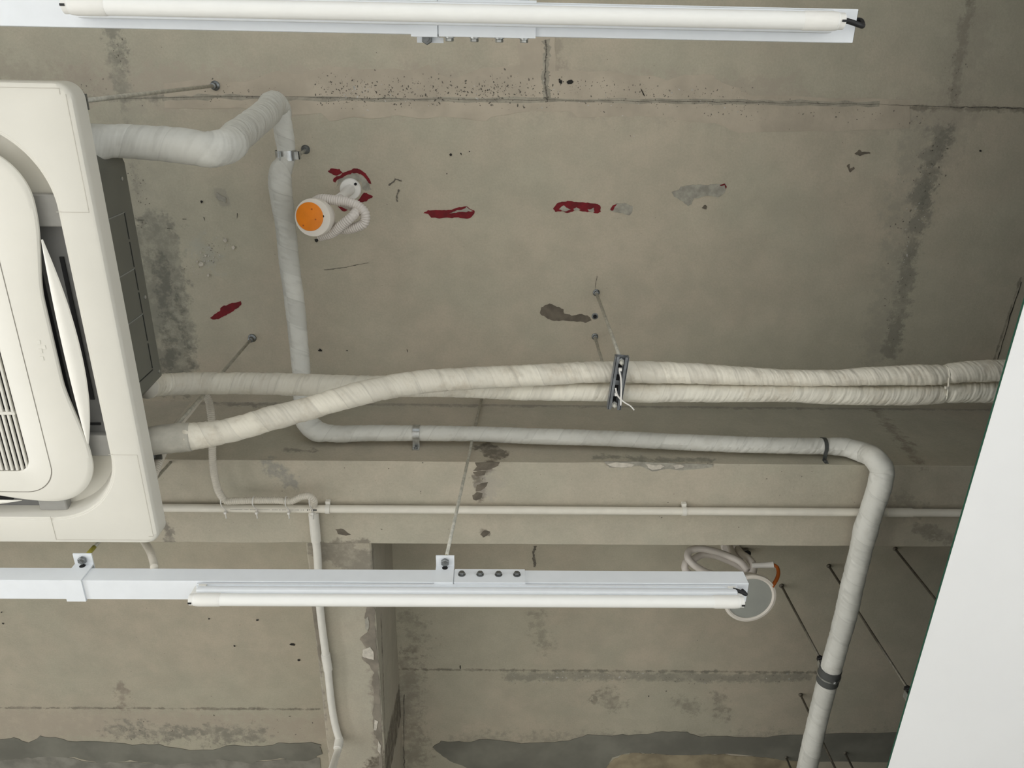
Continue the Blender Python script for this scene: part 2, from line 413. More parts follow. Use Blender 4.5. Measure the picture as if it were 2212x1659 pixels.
def loft_beam(sections):
    """sections: list of closed loops (same length) -> bmesh"""
    bm = bmesh.new(); rs = [[bm.verts.new(v) for v in s] for s in sections]; n = len(rs[0])
    for a, b in zip(rs, rs[1:]):
        for k in range(n): bm.faces.new((a[k], a[(k+1) % n], b[(k+1) % n], b[k]))
    bm.faces.new(rs[0]); bm.faces.new(rs[-1]); return bm
YN, YFAR = 1.064, 1.343
sf, fa = on_soffit, on_face
bstains = [
    S((1050, 965), (1075, 985), fa, .028, .012, (.115, .098, .074), .85, .04), S((1055, 1005), (1040, 1020), sf, .014, .01, (.13, .11, .085), .85, .03), S((1035, 1030), (1040, 1075), sf, .014, .008, (.13, .11, .085), .85, .03), S((1045, 1150), (1055, 1153), sf, .010, .005, (.13, .11, .085), .85, .02),
    S((1060, 1040), (1055, 1060), sf, .03, .02, (.38, .35, .30), .6, .05),
    S((1290, 988), (1530, 994), fa, .012, .012, GREY, .85, .03),
    S((1890, 885), (1985, 995), fa, .012, .02, (.20, .165, .13), .6, .03),
    S((590, 1010), (625, 1040), sf, .02, .02, (.25, .25, .225), .7, .06), S((620, 970), (680, 975), fa, .010, .01, (.20, .19, .16), .7, .04),
    S((690, 1172), (790, 1172), sf, .012, .012, (.20, .178, .142), .8, .04),
    S((350, 1120), (375, 1172), sf, .012, .012, (.18, .165, .14), .8, .04),
    S((440, 872), (640, 876), fa, .012, .01, (.19, .175, .15), .7, .02), S((720, 873), (2140, 884), fa, .010, .008, (.22, .20, .17), .6, .012),
    S((1985, 1140), (2060, 1165), sf, .02, .012, (.23, .21, .17), .7, .05), S((1930, 1080), (1990, 1100), sf, .02, .03, (.24, .22, .18), .5, .06),
]
secs = []
N = 220
for i in range(N+1):
    x = XL+(XR-XL)*i/N
    c1 = .003+.002*noise.noise(Vector((x*9, 1, 0)))
    p = P(1250, 1000, h=HB).x; q = P(1545, 1005, h=HB).x
    if p < x < q: c1 += .016*abs(noise.noise(Vector((x*14, 3, 0))))+.003
    c2 = .003+.004*max(0, noise.noise(Vector((x*6, 7, 0))))
    secs.append([Vector((x, YN, ZC+.02)), Vector((x, YN, ZB+c1*.5)), Vector((x, YN+c1, ZB)), Vector((x, YFAR-c2, ZB)), Vector((x, YFAR, ZB+c2)), Vector((x, YFAR, ZC+.02))])
beam = mk('ceiling_beam', loft_beam(secs), concrete('beam_concrete', bstains, (.49, .437, .348), (.455, .428, .34)), ceiling)
# cross beam running away from the camera
XA, XB = -.557, -.363
secs = []; N = 260
notch = [(P(0, 1380, h=HB).y, .036, .05), (P(0, 1420, h=HB).y, .014, .05), (P(0, 1500, h=HB).y, .010, .09), (P(0, 1590, h=HB).y, .012, .1)]
def on_cross(px, py): return P(px, py, h=HB+.004)
for i in range(N+1):
    y = YFAR-.01+(YF-YFAR+.01)*i/N
    c = .004+.005*abs(noise.noise(Vector((y*13, 2, 0))))+.003*abs(noise.noise(Vector((y*41, 5, 0))))
    for yc, dep, wd in notch: c += .25*dep*max(0, 1-abs(y-yc)/wd)
    cl_ = .003+.006*abs(noise.noise(Vector((y*8, 9, 0))))
    secs.append([Vector((XA, y, ZC+.02)), Vector((XA, y, ZB+.004+cl_)), Vector((XA+cl_, y, ZB+.004)), Vector((XB-c, y, ZB+.004)), Vector((XB-c*.15, y, ZB+.004+c*.45)), Vector((XB, y, ZC+.02))])
def on_side(px, py): return P(px, py, X=XB)
cst = [
    S((700, 1180), (790, 1215), on_cross, .045, .012, (.20, .18, .145), .75, .04),
    S((678, 1310), (692, 1450), on_cross, .008, .008, (.20, .178, .145), .8, .02), S((692, 1450), (705, 1640), on_cross, .005, .008, (.24, .215, .18), .8, .02),
    S((800, 1360), (810, 1500), on_cross, .010, .012, (.23, .205, .165), .8, .04), S((812, 1500), (822, 1650), on_cross, .012, .012, (.25, .22, .18), .8, .04),
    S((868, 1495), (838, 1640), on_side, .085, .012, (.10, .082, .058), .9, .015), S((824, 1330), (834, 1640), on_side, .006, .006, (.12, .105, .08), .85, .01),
]
cross = mk('ceiling_beam', loft_beam(secs), concrete('cross_beam_concrete', cst, (.44, .386, .305), (.41, .38, .302)), ceiling)

# paint strokes, plaster and mortar on the slab
k1 = crop(600, 60, .27125); k2 = crop(1150, 60, .27125); k3 = crop(1700, 0, .42209); k4 = crop(240, 380, .27125); k5 = crop(0, 1290, .31646); k6 = crop(800, 1300, .40687); k7 = crop(1160, 580, .205)
def cp(name, pts, th, mat, amp=.0028, sub=6, seed=0): return patch(name, pts, on_ceiling, DN, th, mat, ceiling, amp, sub, seed)
skim = k1([(-900, 440), (-600, 420), (-250, 430), (0, 345), (180, 375), (400, 300), (640, 330), (930, 325), (1100, 340), (1200, 300), (1300, 380), (1400, 400), (1600, 330), (1800, 310), (1930, 300), (1920, 200), (1900, 60), (2200, 60)])+k2([(180, 60), (180, 345), (430, 345), (640, 350), (760, 370), (960, 385), (1080, 415), (1220, 370), (1440, 380), (1500, 440), (1640, 480), (1740, 540), (2212, 545), (2600, 560), (3000, 575), (3000, 800), (2800, 810), (2212, 820), (1640, 840), (1450, 760), (1250, 750), (1100, 710), (860, 705), (600, 710), (370, 715), (300, 660), (0, 660)])+k1([(1740, 700), (1620, 745), (1440, 715), (1300, 705), (1150, 725), (960, 700), (820, 720), (600, 715), (400, 740), (350, 690), (0, 690), (-300, 640), (-600, 650), (-900, 640)])
cp('cement_skim', skim, .0008, 'skim', .004, 3, 70)
reds = [k1([(1162, 1475), (1195, 1458), (1290, 1452), (1390, 1450), (1440, 1425), (1505, 1418), (1530, 1440), (1560, 1460), (1562, 1485), (1530, 1517), (1440, 1510), (1330, 1515), (1220, 1508), (1200, 1485)]),
        k1([(398, 1135), (430, 1120), (490, 1128), (520, 1150), (495, 1170), (455, 1178), (415, 1160)]),
        k1([(520, 1150), (600, 1125), (650, 1130), (700, 1160), (735, 1200), (745, 1245), (728, 1240), (700, 1190), (640, 1158), (590, 1155), (530, 1185), (470, 1212), (455, 1232), (442, 1225), (450, 1195), (500, 1175)]),
        k1([(640, 1370), (690, 1315), (720, 1325), (752, 1335), (750, 1355), (720, 1365), (700, 1380), (660, 1392)]),
        k1([(485, 1420), (520, 1425), (575, 1440), (540, 1460), (510, 1455)]),
        k2([(165, 1445), (195, 1400), (240, 1383), (300, 1380), (400, 1390), (520, 1405), (548, 1425), (545, 1465), (520, 1478), (440, 1465), (330, 1455), (280, 1480), (250, 1465), (180, 1465)]),
        k4([(793, 1130), (830, 1100), (865, 1075), (870, 1045), (900, 1030), (950, 1020), (1030, 998), (1037, 1025), (1000, 1055), (920, 1110), (860, 1138), (810, 1140)])]
for i, r in enumerate(reds): cp('paint_stroke', r, .0012, 'red', seed=i)
for i, (r, mt, th) in enumerate([
        (k1([(1365, 1480), (1420, 1455), (1490, 1440), (1500, 1428), (1525, 1445), (1550, 1460), (1500, 1468), (1440, 1466)]), 'smear', .002),
        (k1([(480, 1215), (530, 1187), (600, 1160), (650, 1168), (710, 1205), (728, 1245), (745, 1290), (720, 1300), (680, 1290), (660, 1230), (590, 1195), (520, 1215), (470, 1260)]), 'smear', .0012),
        (k2([(205, 1445), (250, 1418), (310, 1445), (260, 1460)]), 'smear', .002), (k2([(320, 1440), (350, 1425), (385, 1445), (340, 1453)]), 'smear', .002), (k2([(440, 1445), (490, 1435), (495, 1465), (450, 1462)]), 'smear', .002),
        (k2([(615, 1445), (660, 1400), (730, 1390), (795, 1425), (797, 1475), (770, 1495), (700, 1475), (650, 1465), (620, 1460)]), 'smear', .0015),
        (k2([(1110, 1310), (1170, 1290), (1185, 1262), (1300, 1250), (1450, 1245), (1540, 1245), (1545, 1270), (1530, 1320), (1480, 1345), (1400, 1340), (1280, 1355), (1265, 1400), (1240, 1420), (1190, 1380), (1130, 1350)]), 'smear', .0015),
        (k7([(30, 465), (45, 410), (130, 365), (200, 400), (275, 430), (285, 475), (370, 495), (450, 480), (560, 510), (578, 540), (520, 568), (420, 560), (300, 550), (160, 545), (80, 510), (45, 490)]), 'damp', .0008),
        (k2([(1352, 1440), (1365, 1410), (1390, 1420), (1385, 1450)]), 'damp', .001),
        (k3([(345, 785), (368, 765), (380, 775), (425, 778), (425, 784), (372, 800)]), 'damp', .001), (k3([(305, 850), (320, 840), (322, 866), (345, 855), (348, 865), (322, 880)]), 'damp', .001),
        (k4([(840, 130), (915, 175), (910, 215), (835, 175)]), 'smear', .002),
        ]): cp('plaster_smear', r, th, mt, seed=20+i)
cp('paint_stroke', k2([(618, 1452), (635, 1415), (675, 1398), (660, 1420), (640, 1450)]), .002, 'red', seed=40)
cp('paint_stroke', k2([(1490, 1252), (1530, 1240), (1547, 1265), (1538, 1282), (1530, 1252), (1500, 1260)]), .002, 'red', .0008, seed=41)
for i, (cx_, cy_, r_) in enumerate([(912, 512, 16), (972, 570, 14), (720, 700, 18), (778, 788, 11), (752, 632, 9), (715, 610, 7), (690, 680, 8)]):
    cp('plaster_chip', k4([(cx_+r_*math.cos(a*PI/3+i)*(1+.4*math.sin(a*5+i)), cy_+r_*1.1*math.sin(a*PI/3+i)) for a in range(6)]), .004, 'smear_light', .0008, 2, i)
cp('mortar_patch', k5([(-700, 975), (0, 970), (100, 960), (200, 990), (280, 950), (400, 965), (520, 985), (700, 985), (900, 1005), (1050, 1000), (1200, 1030), (1400, 1045), (1600, 1010), (1750, 1020), (1900, 995), (2050, 990), (2190, 1000), (2195, 1070), (2100, 1115), (1900, 1100), (1700, 1130), (1500, 1100), (1300, 1130), (1100, 1140), (900, 1110), (700, 1130), (500, 1090), (300, 1085), (150, 1100), (0, 1110), (-700, 1110)]), .003, 'mortar', .008, 4, 50)
cp('mortar_patch', k5([(-700, 1105), (0, 1100), (200, 1080), (420, 1085), (600, 1125), (800, 1125), (1000, 1135), (1200, 1130), (1500, 1105), (1700, 1128), (1950, 1105), (2180, 1090), (2215, 1400), (-700, 1400)]), .002, 'mortar_light', .006, 4, 51)
cp('mortar_patch', k6([(325, 770), (380, 740), (500, 745), (600, 730), (680, 730), (800, 750), (950, 745), (1060, 735), (1150, 705), (1280, 708), (1400, 705), (1550, 690), (1680, 692), (1760, 715), (1900, 712), (2060, 720), (2212, 705), (2800, 690), (2800, 850), (2212, 840), (2100, 822), (1900, 805), (1700, 812), (1500, 803), (1380, 798), (1280, 825), (1240, 900), (1100, 960), (600, 920), (440, 850), (370, 805)]), .003, 'mortar', .006, 4, 52)
cp('plaster_stain', k6([(1290, 830), (1390, 800), (1500, 805), (1640, 812), (1800, 808), (1950, 815), (2150, 830), (2300, 842), (2400, 1100), (1250, 1100), (1230, 910)]), .002, 'ochre', .008, 4, 53)
kx = crop(620, 1140, .31283)
def xp(name, pts, th, mat, amp=.003, seed=0): patch(name, pts, on_cross, DN, th, mat, cross, amp, 5, seed)
xp('mortar_repair', kx([(560, 300), (548, 400), (552, 545), (535, 620), (565, 660), (560, 720), (502, 770), (545, 820), (512, 900), (560, 940), (600, 1000), (585, 1080), (605, 1150), (590, 1280), (602, 1420), (640, 1480), (630, 1560), (640, 1700), (662, 1700), (655, 1500), (650, 1300), (636, 1100), (626, 900), (610, 700), (602, 545), (585, 400), (575, 300)]), .0012, 'repair', .004, 61)
xp('plaster_chip', kx([(528, 835), (575, 822), (598, 850), (597, 905), (560, 900), (522, 885)]), .003, 'smear_light', .003, 62)
xp('plaster_chip', kx([(605, 1320), (628, 1335), (618, 1392), (602, 1392)]), .003, 'smear_light', .002, 63)
xp('plaster_chip', kx([(632, 1470), (648, 1500), (646, 1560), (625, 1530)]), .003, 'smear_light', .002, 64)
xp('plaster_chip', kx([(540, 625), (560, 610), (568, 680), (556, 715), (540, 690)]), .003, 'smear', .002, 65)
xp('mortar_repair', kx([(172, 545), (196, 545), (225, 760), (238, 900), (225, 920), (205, 780)]), .0012, 'repair', .003, 66)
# spalled chips along the beam edge
def fp(pts, mt, th=.002, seed=0): patch('spalled_chip', pts, on_soffit, DN, th, mt, beam, .002, 3, seed)
k8 = crop(1300, 860, .27125); k9 = crop(700, 770, .31646)
fp(k8([(40, 520), (120, 510), (200, 515), (260, 525), (240, 540), (160, 548), (80, 545)]), 'smear_light', .0025, 1)
fp(k8([(350, 525), (420, 530), (460, 525), (500, 535), (470, 560), (400, 570), (370, 550)]), 'smear_light', .0025, 2)
fp(k8([(560, 530), (620, 528), (660, 535), (640, 552), (580, 560)]), 'smear_light', .0025, 3)
fp(k8([(20, 505), (300, 508), (620, 520), (890, 530), (880, 552), (740, 566), (620, 575), (520, 562), (400, 582), (350, 560), (300, 535), (180, 555), (60, 548)]), 'smear', .001, 4)
fp(k9([(80, 1180), (130, 1178), (180, 1215), (150, 1222), (95, 1210)]), 'damp', .001, 5)
fp(k9([(1020, 790), (1060, 780), (1105, 785), (1095, 808), (1040, 815)]), 'damp', .001, 6)
fp(k9([(1045, 880), (1090, 860), (1120, 855), (1105, 890), (1070, 915), (1035, 920)]), 'damp', .001, 7)
fp(k9([(1012, 950), (1045, 925), (1082, 935), (1075, 965), (1040, 985), (1018, 972)]), 'damp', .001, 8)
fp(k9([(1068, 1215), (1095, 1185), (1138, 1195), (1110, 1222), (1085, 1235)]), 'damp', .001, 9)
fp(k9([(1030, 725), (1200, 722), (1190, 745), (1110, 775), (1020, 780), (1045, 750)]), 'damp', .001, 10)

# pock marks in the poured concrete: countless, one mesh per tone
def flecks(name, lst, mat, parent, fn, th=.0012, nrm=DN):
    bm = bmesh.new(); n = Vector(nrm)
    for (px, py, r, el, an) in lst:
        c = fn(px, py)+n*th; u = Vector((1, 0, 0)); v = Vector((0, 1, 0)); vs = []
        m_ = 6
        for k in range(m_):
            a = 2*PI*k/m_; rr = r*random.uniform(.6, 1.25)
            x, y = rr*el*math.cos(a), rr*math.sin(a)
            vs.append(bm.verts.new(c+u*(x*math.cos(an)-y*math.sin(an))+v*(x*math.sin(an)+y*math.cos(an))))
        f = bm.faces.new(vs); f.normal_update()
        if f.normal.dot(n) < 0: f.normal_flip()
    return mk(name, bm, mat, parent, kind='stuff', recalc=False)
def scatter(n, x0, y0, x1, y1, sp, rmin, rmax):
    out = []
    for _ in range(n):
        t = random.random(); px = x0+(x1-x0)*t+random.gauss(0, sp*.3); py = y0+(y1-y0)*t
        dx, dy = -(y1-y0), (x1-x0); L = math.hypot(dx, dy); g = random.gauss(0, sp)
        out.append((px+dx/L*g, py+dy/L*g, rmin+(rmax-rmin)*random.random()**3, random.uniform(1, 2.2), random.uniform(0, PI)))
    return out
pits = scatter(640, 680, 190, 1200, 203, 17, .0012, .0062)+scatter(90, 690, 212, 960, 216, 7, .0015, .006)+scatter(380, 1200, 192, 1620, 220, 16, .001, .005)+scatter(60, 1040, 175, 1090, 205, 18, .002, .007)+scatter(90, 1600, 235, 2000, 255, 14, .001, .005)
pits += scatter(70, 430, 200, 620, 205, 14, .001, .006)+scatter(30, 170, 190, 330, 200, 15, .001, .005)+scatter(40, 1178, 95, 1182, 210, 5, .001, .005)
pits += scatter(120, 2030, 290, 1960, 500, 16, .001, .006)+scatter(80, 1960, 500, 1920, 740, 14, .001, .005)+scatter(30, 2080, 110, 2050, 220, 12, .001, .004)
pits += scatter(40, 250, 80, 270, 130, 12, .001, .006)+scatter(60, 290, 350, 330, 500, 12, .001, .005)+scatter(50, 430, 540, 460, 570, 22, .001, .004)
pits += scatter(160, 0, 400, 2100, 420, 200, .0008, .003)+scatter(60, 0, 1400, 680, 1420, 60, .001, .004)+scatter(80, 880, 1400, 1900, 1420, 90, .001, .004)+scatter(160, 1080, 1462, 1740, 1466, 6, .001, .005)+scatter(90, 240, 1575, 680, 1570, 18, .0015, .007)
flecks('pock_marks', [(a, b, r*.38, e, g) for a, b, r, e, g in pits], 'pit', ceiling, on_ceiling)
flecks('pale_aggregate', scatter(60, 700, 205, 1600, 215, 22, .001, .003)+scatter(60, 1080, 1460, 1740, 1466, 6, .001, .004)+scatter(30, 2020, 330, 1950, 600, 14, .001, .003)+scatter(25, 430, 540, 460, 575, 18, .001, .003), 'pit_light', ceiling, on_ceiling, .0014)
holes = [(974, 334, .0035, 1, 0), (996, 332, .0025, 1.6, 1.3), (1014, 327, .002, 1, 0), (965, 375, .0018, 1, 0), (436, 436, .0045, 1.2, 1.8), (2117, 326, .0035, 1.2, 0), (1211, 177, .006, 1.2, 0), (1231, 177, .006, 1.5, 0), (684, 519, .007, 1, .5), (1208, 172, .003, 1, 0), (1388, 200, .0015, 10, 1.0),
         (452, 1336, .004, 1, 0), (557, 1339, .004, 1.5, 0), (632, 1391, .007, 2, 0), (646, 1425, .005, 1.2, 0), (507, 1395, .005, 1, 1), (994, 1440, .0025, 5, 1.5), (1401, 1503, .004, 1, 0), (1439, 1492, .003, 1, 0), (7, 1346, .004, 1, 1), (4, 1322, .003, 1, 0), (442, 473, .0012, 6, 1.4), (513, 465, .0012, 10, 1.75), (399, 473, .001, 8, 0), (365, 493, .001, 8, 0), (302, 475, .0008, 18, 0), (750, 757, .002, 2, 0), (692, 756, .004, 2, 0), (692, 754, .002, 2, 1), (880, 757, .0015, 4, 1.4)]
flecks('pinholes', holes, 'pit_dark', ceiling, on_ceiling, .0022)
flecks('beam_pock_marks', scatter(120, 380, 1050, 1900, 1060, 45, .0005, .0017), 'pit', beam, on_soffit)
# hairline cracks
def crack(pts, fn=on_ceiling, wd=.0016, parent=ceiling, nrm=DN, mat='pit', th=.0015):
    bm = bmesh.new(); n = Vector(nrm); w_ = outline(pts, fn, .003, 8)[:(len(pts)-1)*8+1]; prev = None; p0_ = fn(*pts[0]); w_ = [q-n*((q-p0_).dot(n)) for q in w_]
    for i, q in enumerate(w_):
        d = (w_[min(i+1, len(w_)-1)]-w_[max(i-1, 0)]).normalized(); s = d.cross(n).normalized()*wd*(.5+random.random())
        a, b = bm.verts.new(q+s+n*th), bm.verts.new(q-s+n*th)
        if prev: bm.faces.new((prev[0], a, b, prev[1]))
        prev = (a, b)
    mk('crack_line', bm, mat, parent)
crack([(-40, 212), (150, 214), (480, 208), (900, 214), (1180, 217), (1500, 219), (1700, 222), (1900, 226), (2052, 231)], wd=.0006)
crack([(350, 212), (480, 208), (640, 213), (900, 215), (1180, 217), (1500, 219), (1700, 222), (1900, 226)], wd=.006, mat='joint', th=.0010)
crack([(1178, 85), (1180, 130), (1177, 170), (1181, 212)], wd=.0018)
crack([(1180, 85), (1181, 130), (1178, 170), (1181, 212)], wd=.009, mat='joint', th=.0010)
crack([(2052, 231), (2140, 232), (2212, 235), (2260, 238)])
crack([(1157, 1178), (1152, 1195), (1155, 1224)], wd=.004)
crack([(874, 1500), (872, 1600), (874, 1659)], wd=.0016)
crack([(1289, 595), (1287, 625)], wd=.001)
crack([(840, 400), (855, 387), (867, 391)], wd=.002); crack([(862, 410), (857, 425), (859, 434)], wd=.002)
crack([(2205, 610), (2180, 690), (2150, 790)], wd=.0012, mat='pit_dark')
crack([(700, 582), (740, 578), (795, 567)], wd=.0008)

# room shell
def wall(name, boxes, m='wall'):
    bm = bmesh.new()
    for lo, hi in boxes: box(bm, lo, hi)
    return mk(name, bm, m, kind='structure')
bm = bmesh.new(); box(bm, (XL-.2, YB-.2, -.12), (XR+.2, YF+.2, 0)); mk('floor', bm, 'floor', kind='structure')
wl = wall('wall_left', [((XL-.2, YB-.2, 0), (XL, -1.4, ZC)), ((XL-.2, 3.1, 0), (XL, YF+.2, ZC)), ((XL-.2, -1.4, 0), (XL, 3.1, .55)), ((XL-.2, -1.4, 2.85), (XL, 3.1, ZC))])
wall('wall_right', [((XR, YB-.2, 0), (XR+.2, -1, ZC)), ((XR, 3, 0), (XR+.2, YF+.2, ZC)), ((XR, -1, 0), (XR+.2, 3, .5)), ((XR, -1, 2.1), (XR+.2, 3, ZC))])
wall('wall_front', [((XL, YF, 0), (XR, YF+.2, ZC))], 'mortar_light')
wall('wall_back', [((XL, YB-.2, 0), (-2.8, YB, ZC)), ((1.2, YB-.2, 0), (XR, YB, ZC)), ((-2.8, YB-.2, 0), (1.2, YB, .55)), ((-2.8, YB-.2, 2.75), (1.2, YB, ZC))])
def win(name, lo, hi, ax, n):
    bm = bmesh.new(); lo, hi = Vector(lo), Vector(hi); t = .05
    L = hi[ax]-lo[ax]
    for i in range(n+1):
        a, b = lo.copy(), hi.copy(); c = lo[ax]+L*i/n
        a[ax], b[ax] = max(lo[ax], c-t/2), min(hi[ax], c+t/2); box(bm, a, b)
    for z0 in (lo.z, hi.z-t):
        a, b = lo.copy(), hi.copy(); a.z, b.z = z0, z0+t; box(bm, a, b)
    mk(name, bm, 'glass_frame', kind='structure')
win('window_1', (XL-.12, -1.4, .55), (XL-.05, 3.1, 2.85), 1, 4)
win('window_3', (XR+.05, -1, .5), (XR+.12, 3, 2.1), 1, 3)
win('window_2', (-2.8, YB-.12, .55), (1.2, YB-.05, 2.75), 0, 3)

# ------------------------------------------------------------------ dropped plasterboard ceiling on hanger rods
HBRD = 1.44; XE = 1.087*HBRD/1.5; zb = CZ+HBRD
dc = thing('dropped_ceiling', 'white plasterboard dropped ceiling with green-papered edge, hung on thin rods at the right', 'ceiling panel', (XE+.4, 1.5, zb))
bm = bmesh.new(); box(bm, (XE, YB+.02, zb), (XR-.02, YF-.02, zb+.002)); mk('painted_face', bm, 'board_white', dc)
bm = bmesh.new(); box(bm, (XE+.0005, YB+.02, zb+.002), (XR-.02, YF-.02, zb+.0085)); mk('plasterboard', bm, 'board_green', dc)
HP = {}
p0 = P(1790, 1222, h=H); p1 = P(1933, 1185, h=H)
hx = [(p0.x, p0.y), (p1.x, p1.y), (p0.x, 2.321), (P(1698, 1635, h=H).x, P(1698, 1635, h=H).y), (P(1825, 1625, h=H).x, P(1825, 1625, h=H).y)]
for i, (x, y) in enumerate(hx):
    bm = bmesh.new(); rod(bm, Vector((x, y, ZC+.004)), Vector((x, y, CZ+1.665)), .0042, 8); hr = mk('hanger_rod', bm, 'dark_rod', dc, True)
    bm = bmesh.new(); lathe(bm, Vector((x, y, ZC+.002)), Vector((0, 0, -1)), [(.0085, 0), (.008, .006), (.006, .010)], 10); mk('anchor', bm, 'dark_rod', hr, True)
    bm = bmesh.new(); zt2 = CZ+1.70; box(bm, (x-.014, y-.003, zb+.045), (x-.011, y+.022, zt2)); box(bm, (x-.011, y-.003, zt2-.003), (x+.009, y+.022, zt2)); box(bm, (x+.009, y-.003, zt2-.035), (x+.012, y+.022, zt2))
    mk('hanger_clip', bm, 'steel', hr)
    bm = bmesh.new(); hexnut(bm, Vector((x, y+.001, zt2+.007)), Vector((0, 0, 1)), .011, .013, False); hexnut(bm, Vector((x, y+.001, zt2-.012)), Vector((0, 0, 1)), .010, .012, False); mk('nut', bm, 'black', hr)
for x in (p0.x, p1.x, p0.x+.9):
    bm = bmesh.new(); box(bm, (x-.006, YB+.1, zb+.045), (x+.006, YF-.1, zb+.083)); mk('main_channel', bm, 'steel', dc)
for k in range(10):
    y = -2.4+k*.7
    bm = bmesh.new(); box(bm, (XE+.02, y, zb+.0085), (XR-.1, y+.05, zb+.030)); mk('furring_channel', bm, 'steel', dc)

# ------------------------------------------------------------------ light trunking and tube lights
def trunking(label, y0, x0, x1, straps, plates, ear, names):
    """rectangular steel channel, underside at height 1.37 above the camera; ear = side on which bracket flanges stick out"""
    z0 = CZ+1.37; z1 = z0+.044; y1 = y0+.050
    t = thing('cable_trunking', label, 'light trunking', ((x0+x1)/2, (y0+y1)/2, z0))
    bm = bmesh.new(); box(bm, (x0, y0, z0), (x1, y1, z1), .0012); mk('channel', bm, 'white_paint', t)
    bm = bmesh.new(); box(bm, (x1-.001, y0+.002, z0+.002), (x1+.0008, y1-.002, z1-.002)); mk('end_opening', bm, 'void', t)
    for xs, wd, r_on, yl in straps:
        bm = bmesh.new(); e = .0035
        box(bm, (xs, y0-e, z0-e), (xs+wd, y1+e, z0-.0003)); box(bm, (xs, y0-e, z0-.0003), (xs+wd, y0-.0003, z1+.010)); box(bm, (xs, y1+.0003, z0-.0003), (xs+wd, y1+e, z1+.010)); box(bm, (xs, y0-e, z1+.010), (xs+wd, y1+e, z1+.013))
        if ear < 0: box(bm, (xs, y0-.030, z1+.010), (xs+wd, y0-e, z1+.013)); yr = y0-.016
        else: box(bm, (xs+.004, y1+e, z1+.010), (xs+wd+.006, y1+.012, z1+.013)); yr = y1+.006
        st = mk('strap_bracket', bm, 'white_paint', t)
        bm = bmesh.new(); hexnut(bm, Vector((xs+wd/2, yr, z1+.005)), Vector((0, 0, 1)), .0095, .008); mk('bolt', bm, 'dark_steel', st)
        if ear < 0: bm = bmesh.new(); lathe(bm, Vector((xs+wd/2, y0-e-.0006, z0+.046)), Vector((0, 1, 0)), [(.0065, 0), (.0065, .001)], 12); mk('slot_hole', bm, 'void', st)
        if r_on:
            a = Vector((xs+wd/2, yr, z1+.0)); b = r_on
            bm = bmesh.new(); rod(bm, a, b, .0042, 10); rd = mk('hanger_rod', bm, 'rod', t, True)
            c = a.lerp(b, (.022 if ear < 0 else .02)/(b-a).length*1.0); d2 = a.lerp(b, yl/(b-a).length)
            bm = bmesh.new(); rod(bm, c, d2, .0050, 10); mk('yellow_paint_band', bm, 'yellow', rd, True, label='dab of yellow paint low on the hanger rod')
    for xs, xe, nb in plates:
        bm = bmesh.new(); e = .0025
        box(bm, (xs, y0-e, z0-e), (xe, y1+e, z0-.0003)); box(bm, (xs, y0-e, z0-.0003), (xe, y0-.0003, z1)); box(bm, (xs, y1+.0003, z0-.0003), (xe, y1+e, z1))
        pl = mk('joint_plate', bm, 'white_paint', t)
        for k in range(nb):
            x = xs+.016+(xe-xs-.034)*k/(nb-1); sides = ((y0-e, -1), (y1+e, 1))
            for ys, sg in sides:
                bm = bmesh.new(); ax = Vector((0, sg, 0)); c = Vector((x, ys, z0+.024))
                lathe(bm, c, ax, [(.0085, 0), (.0085, .0012), (.0066, .0016), (.0066, .0022)], 14)
                hexnut(bm, c+ax*.0046, ax, .0068, .005, sg < 0); mk('bolt', bm, 'dark_steel' if sg < 0 else 'steel', pl, label='hexagon bolt head' if sg < 0 else 'protruding hexagon nut')
    return t
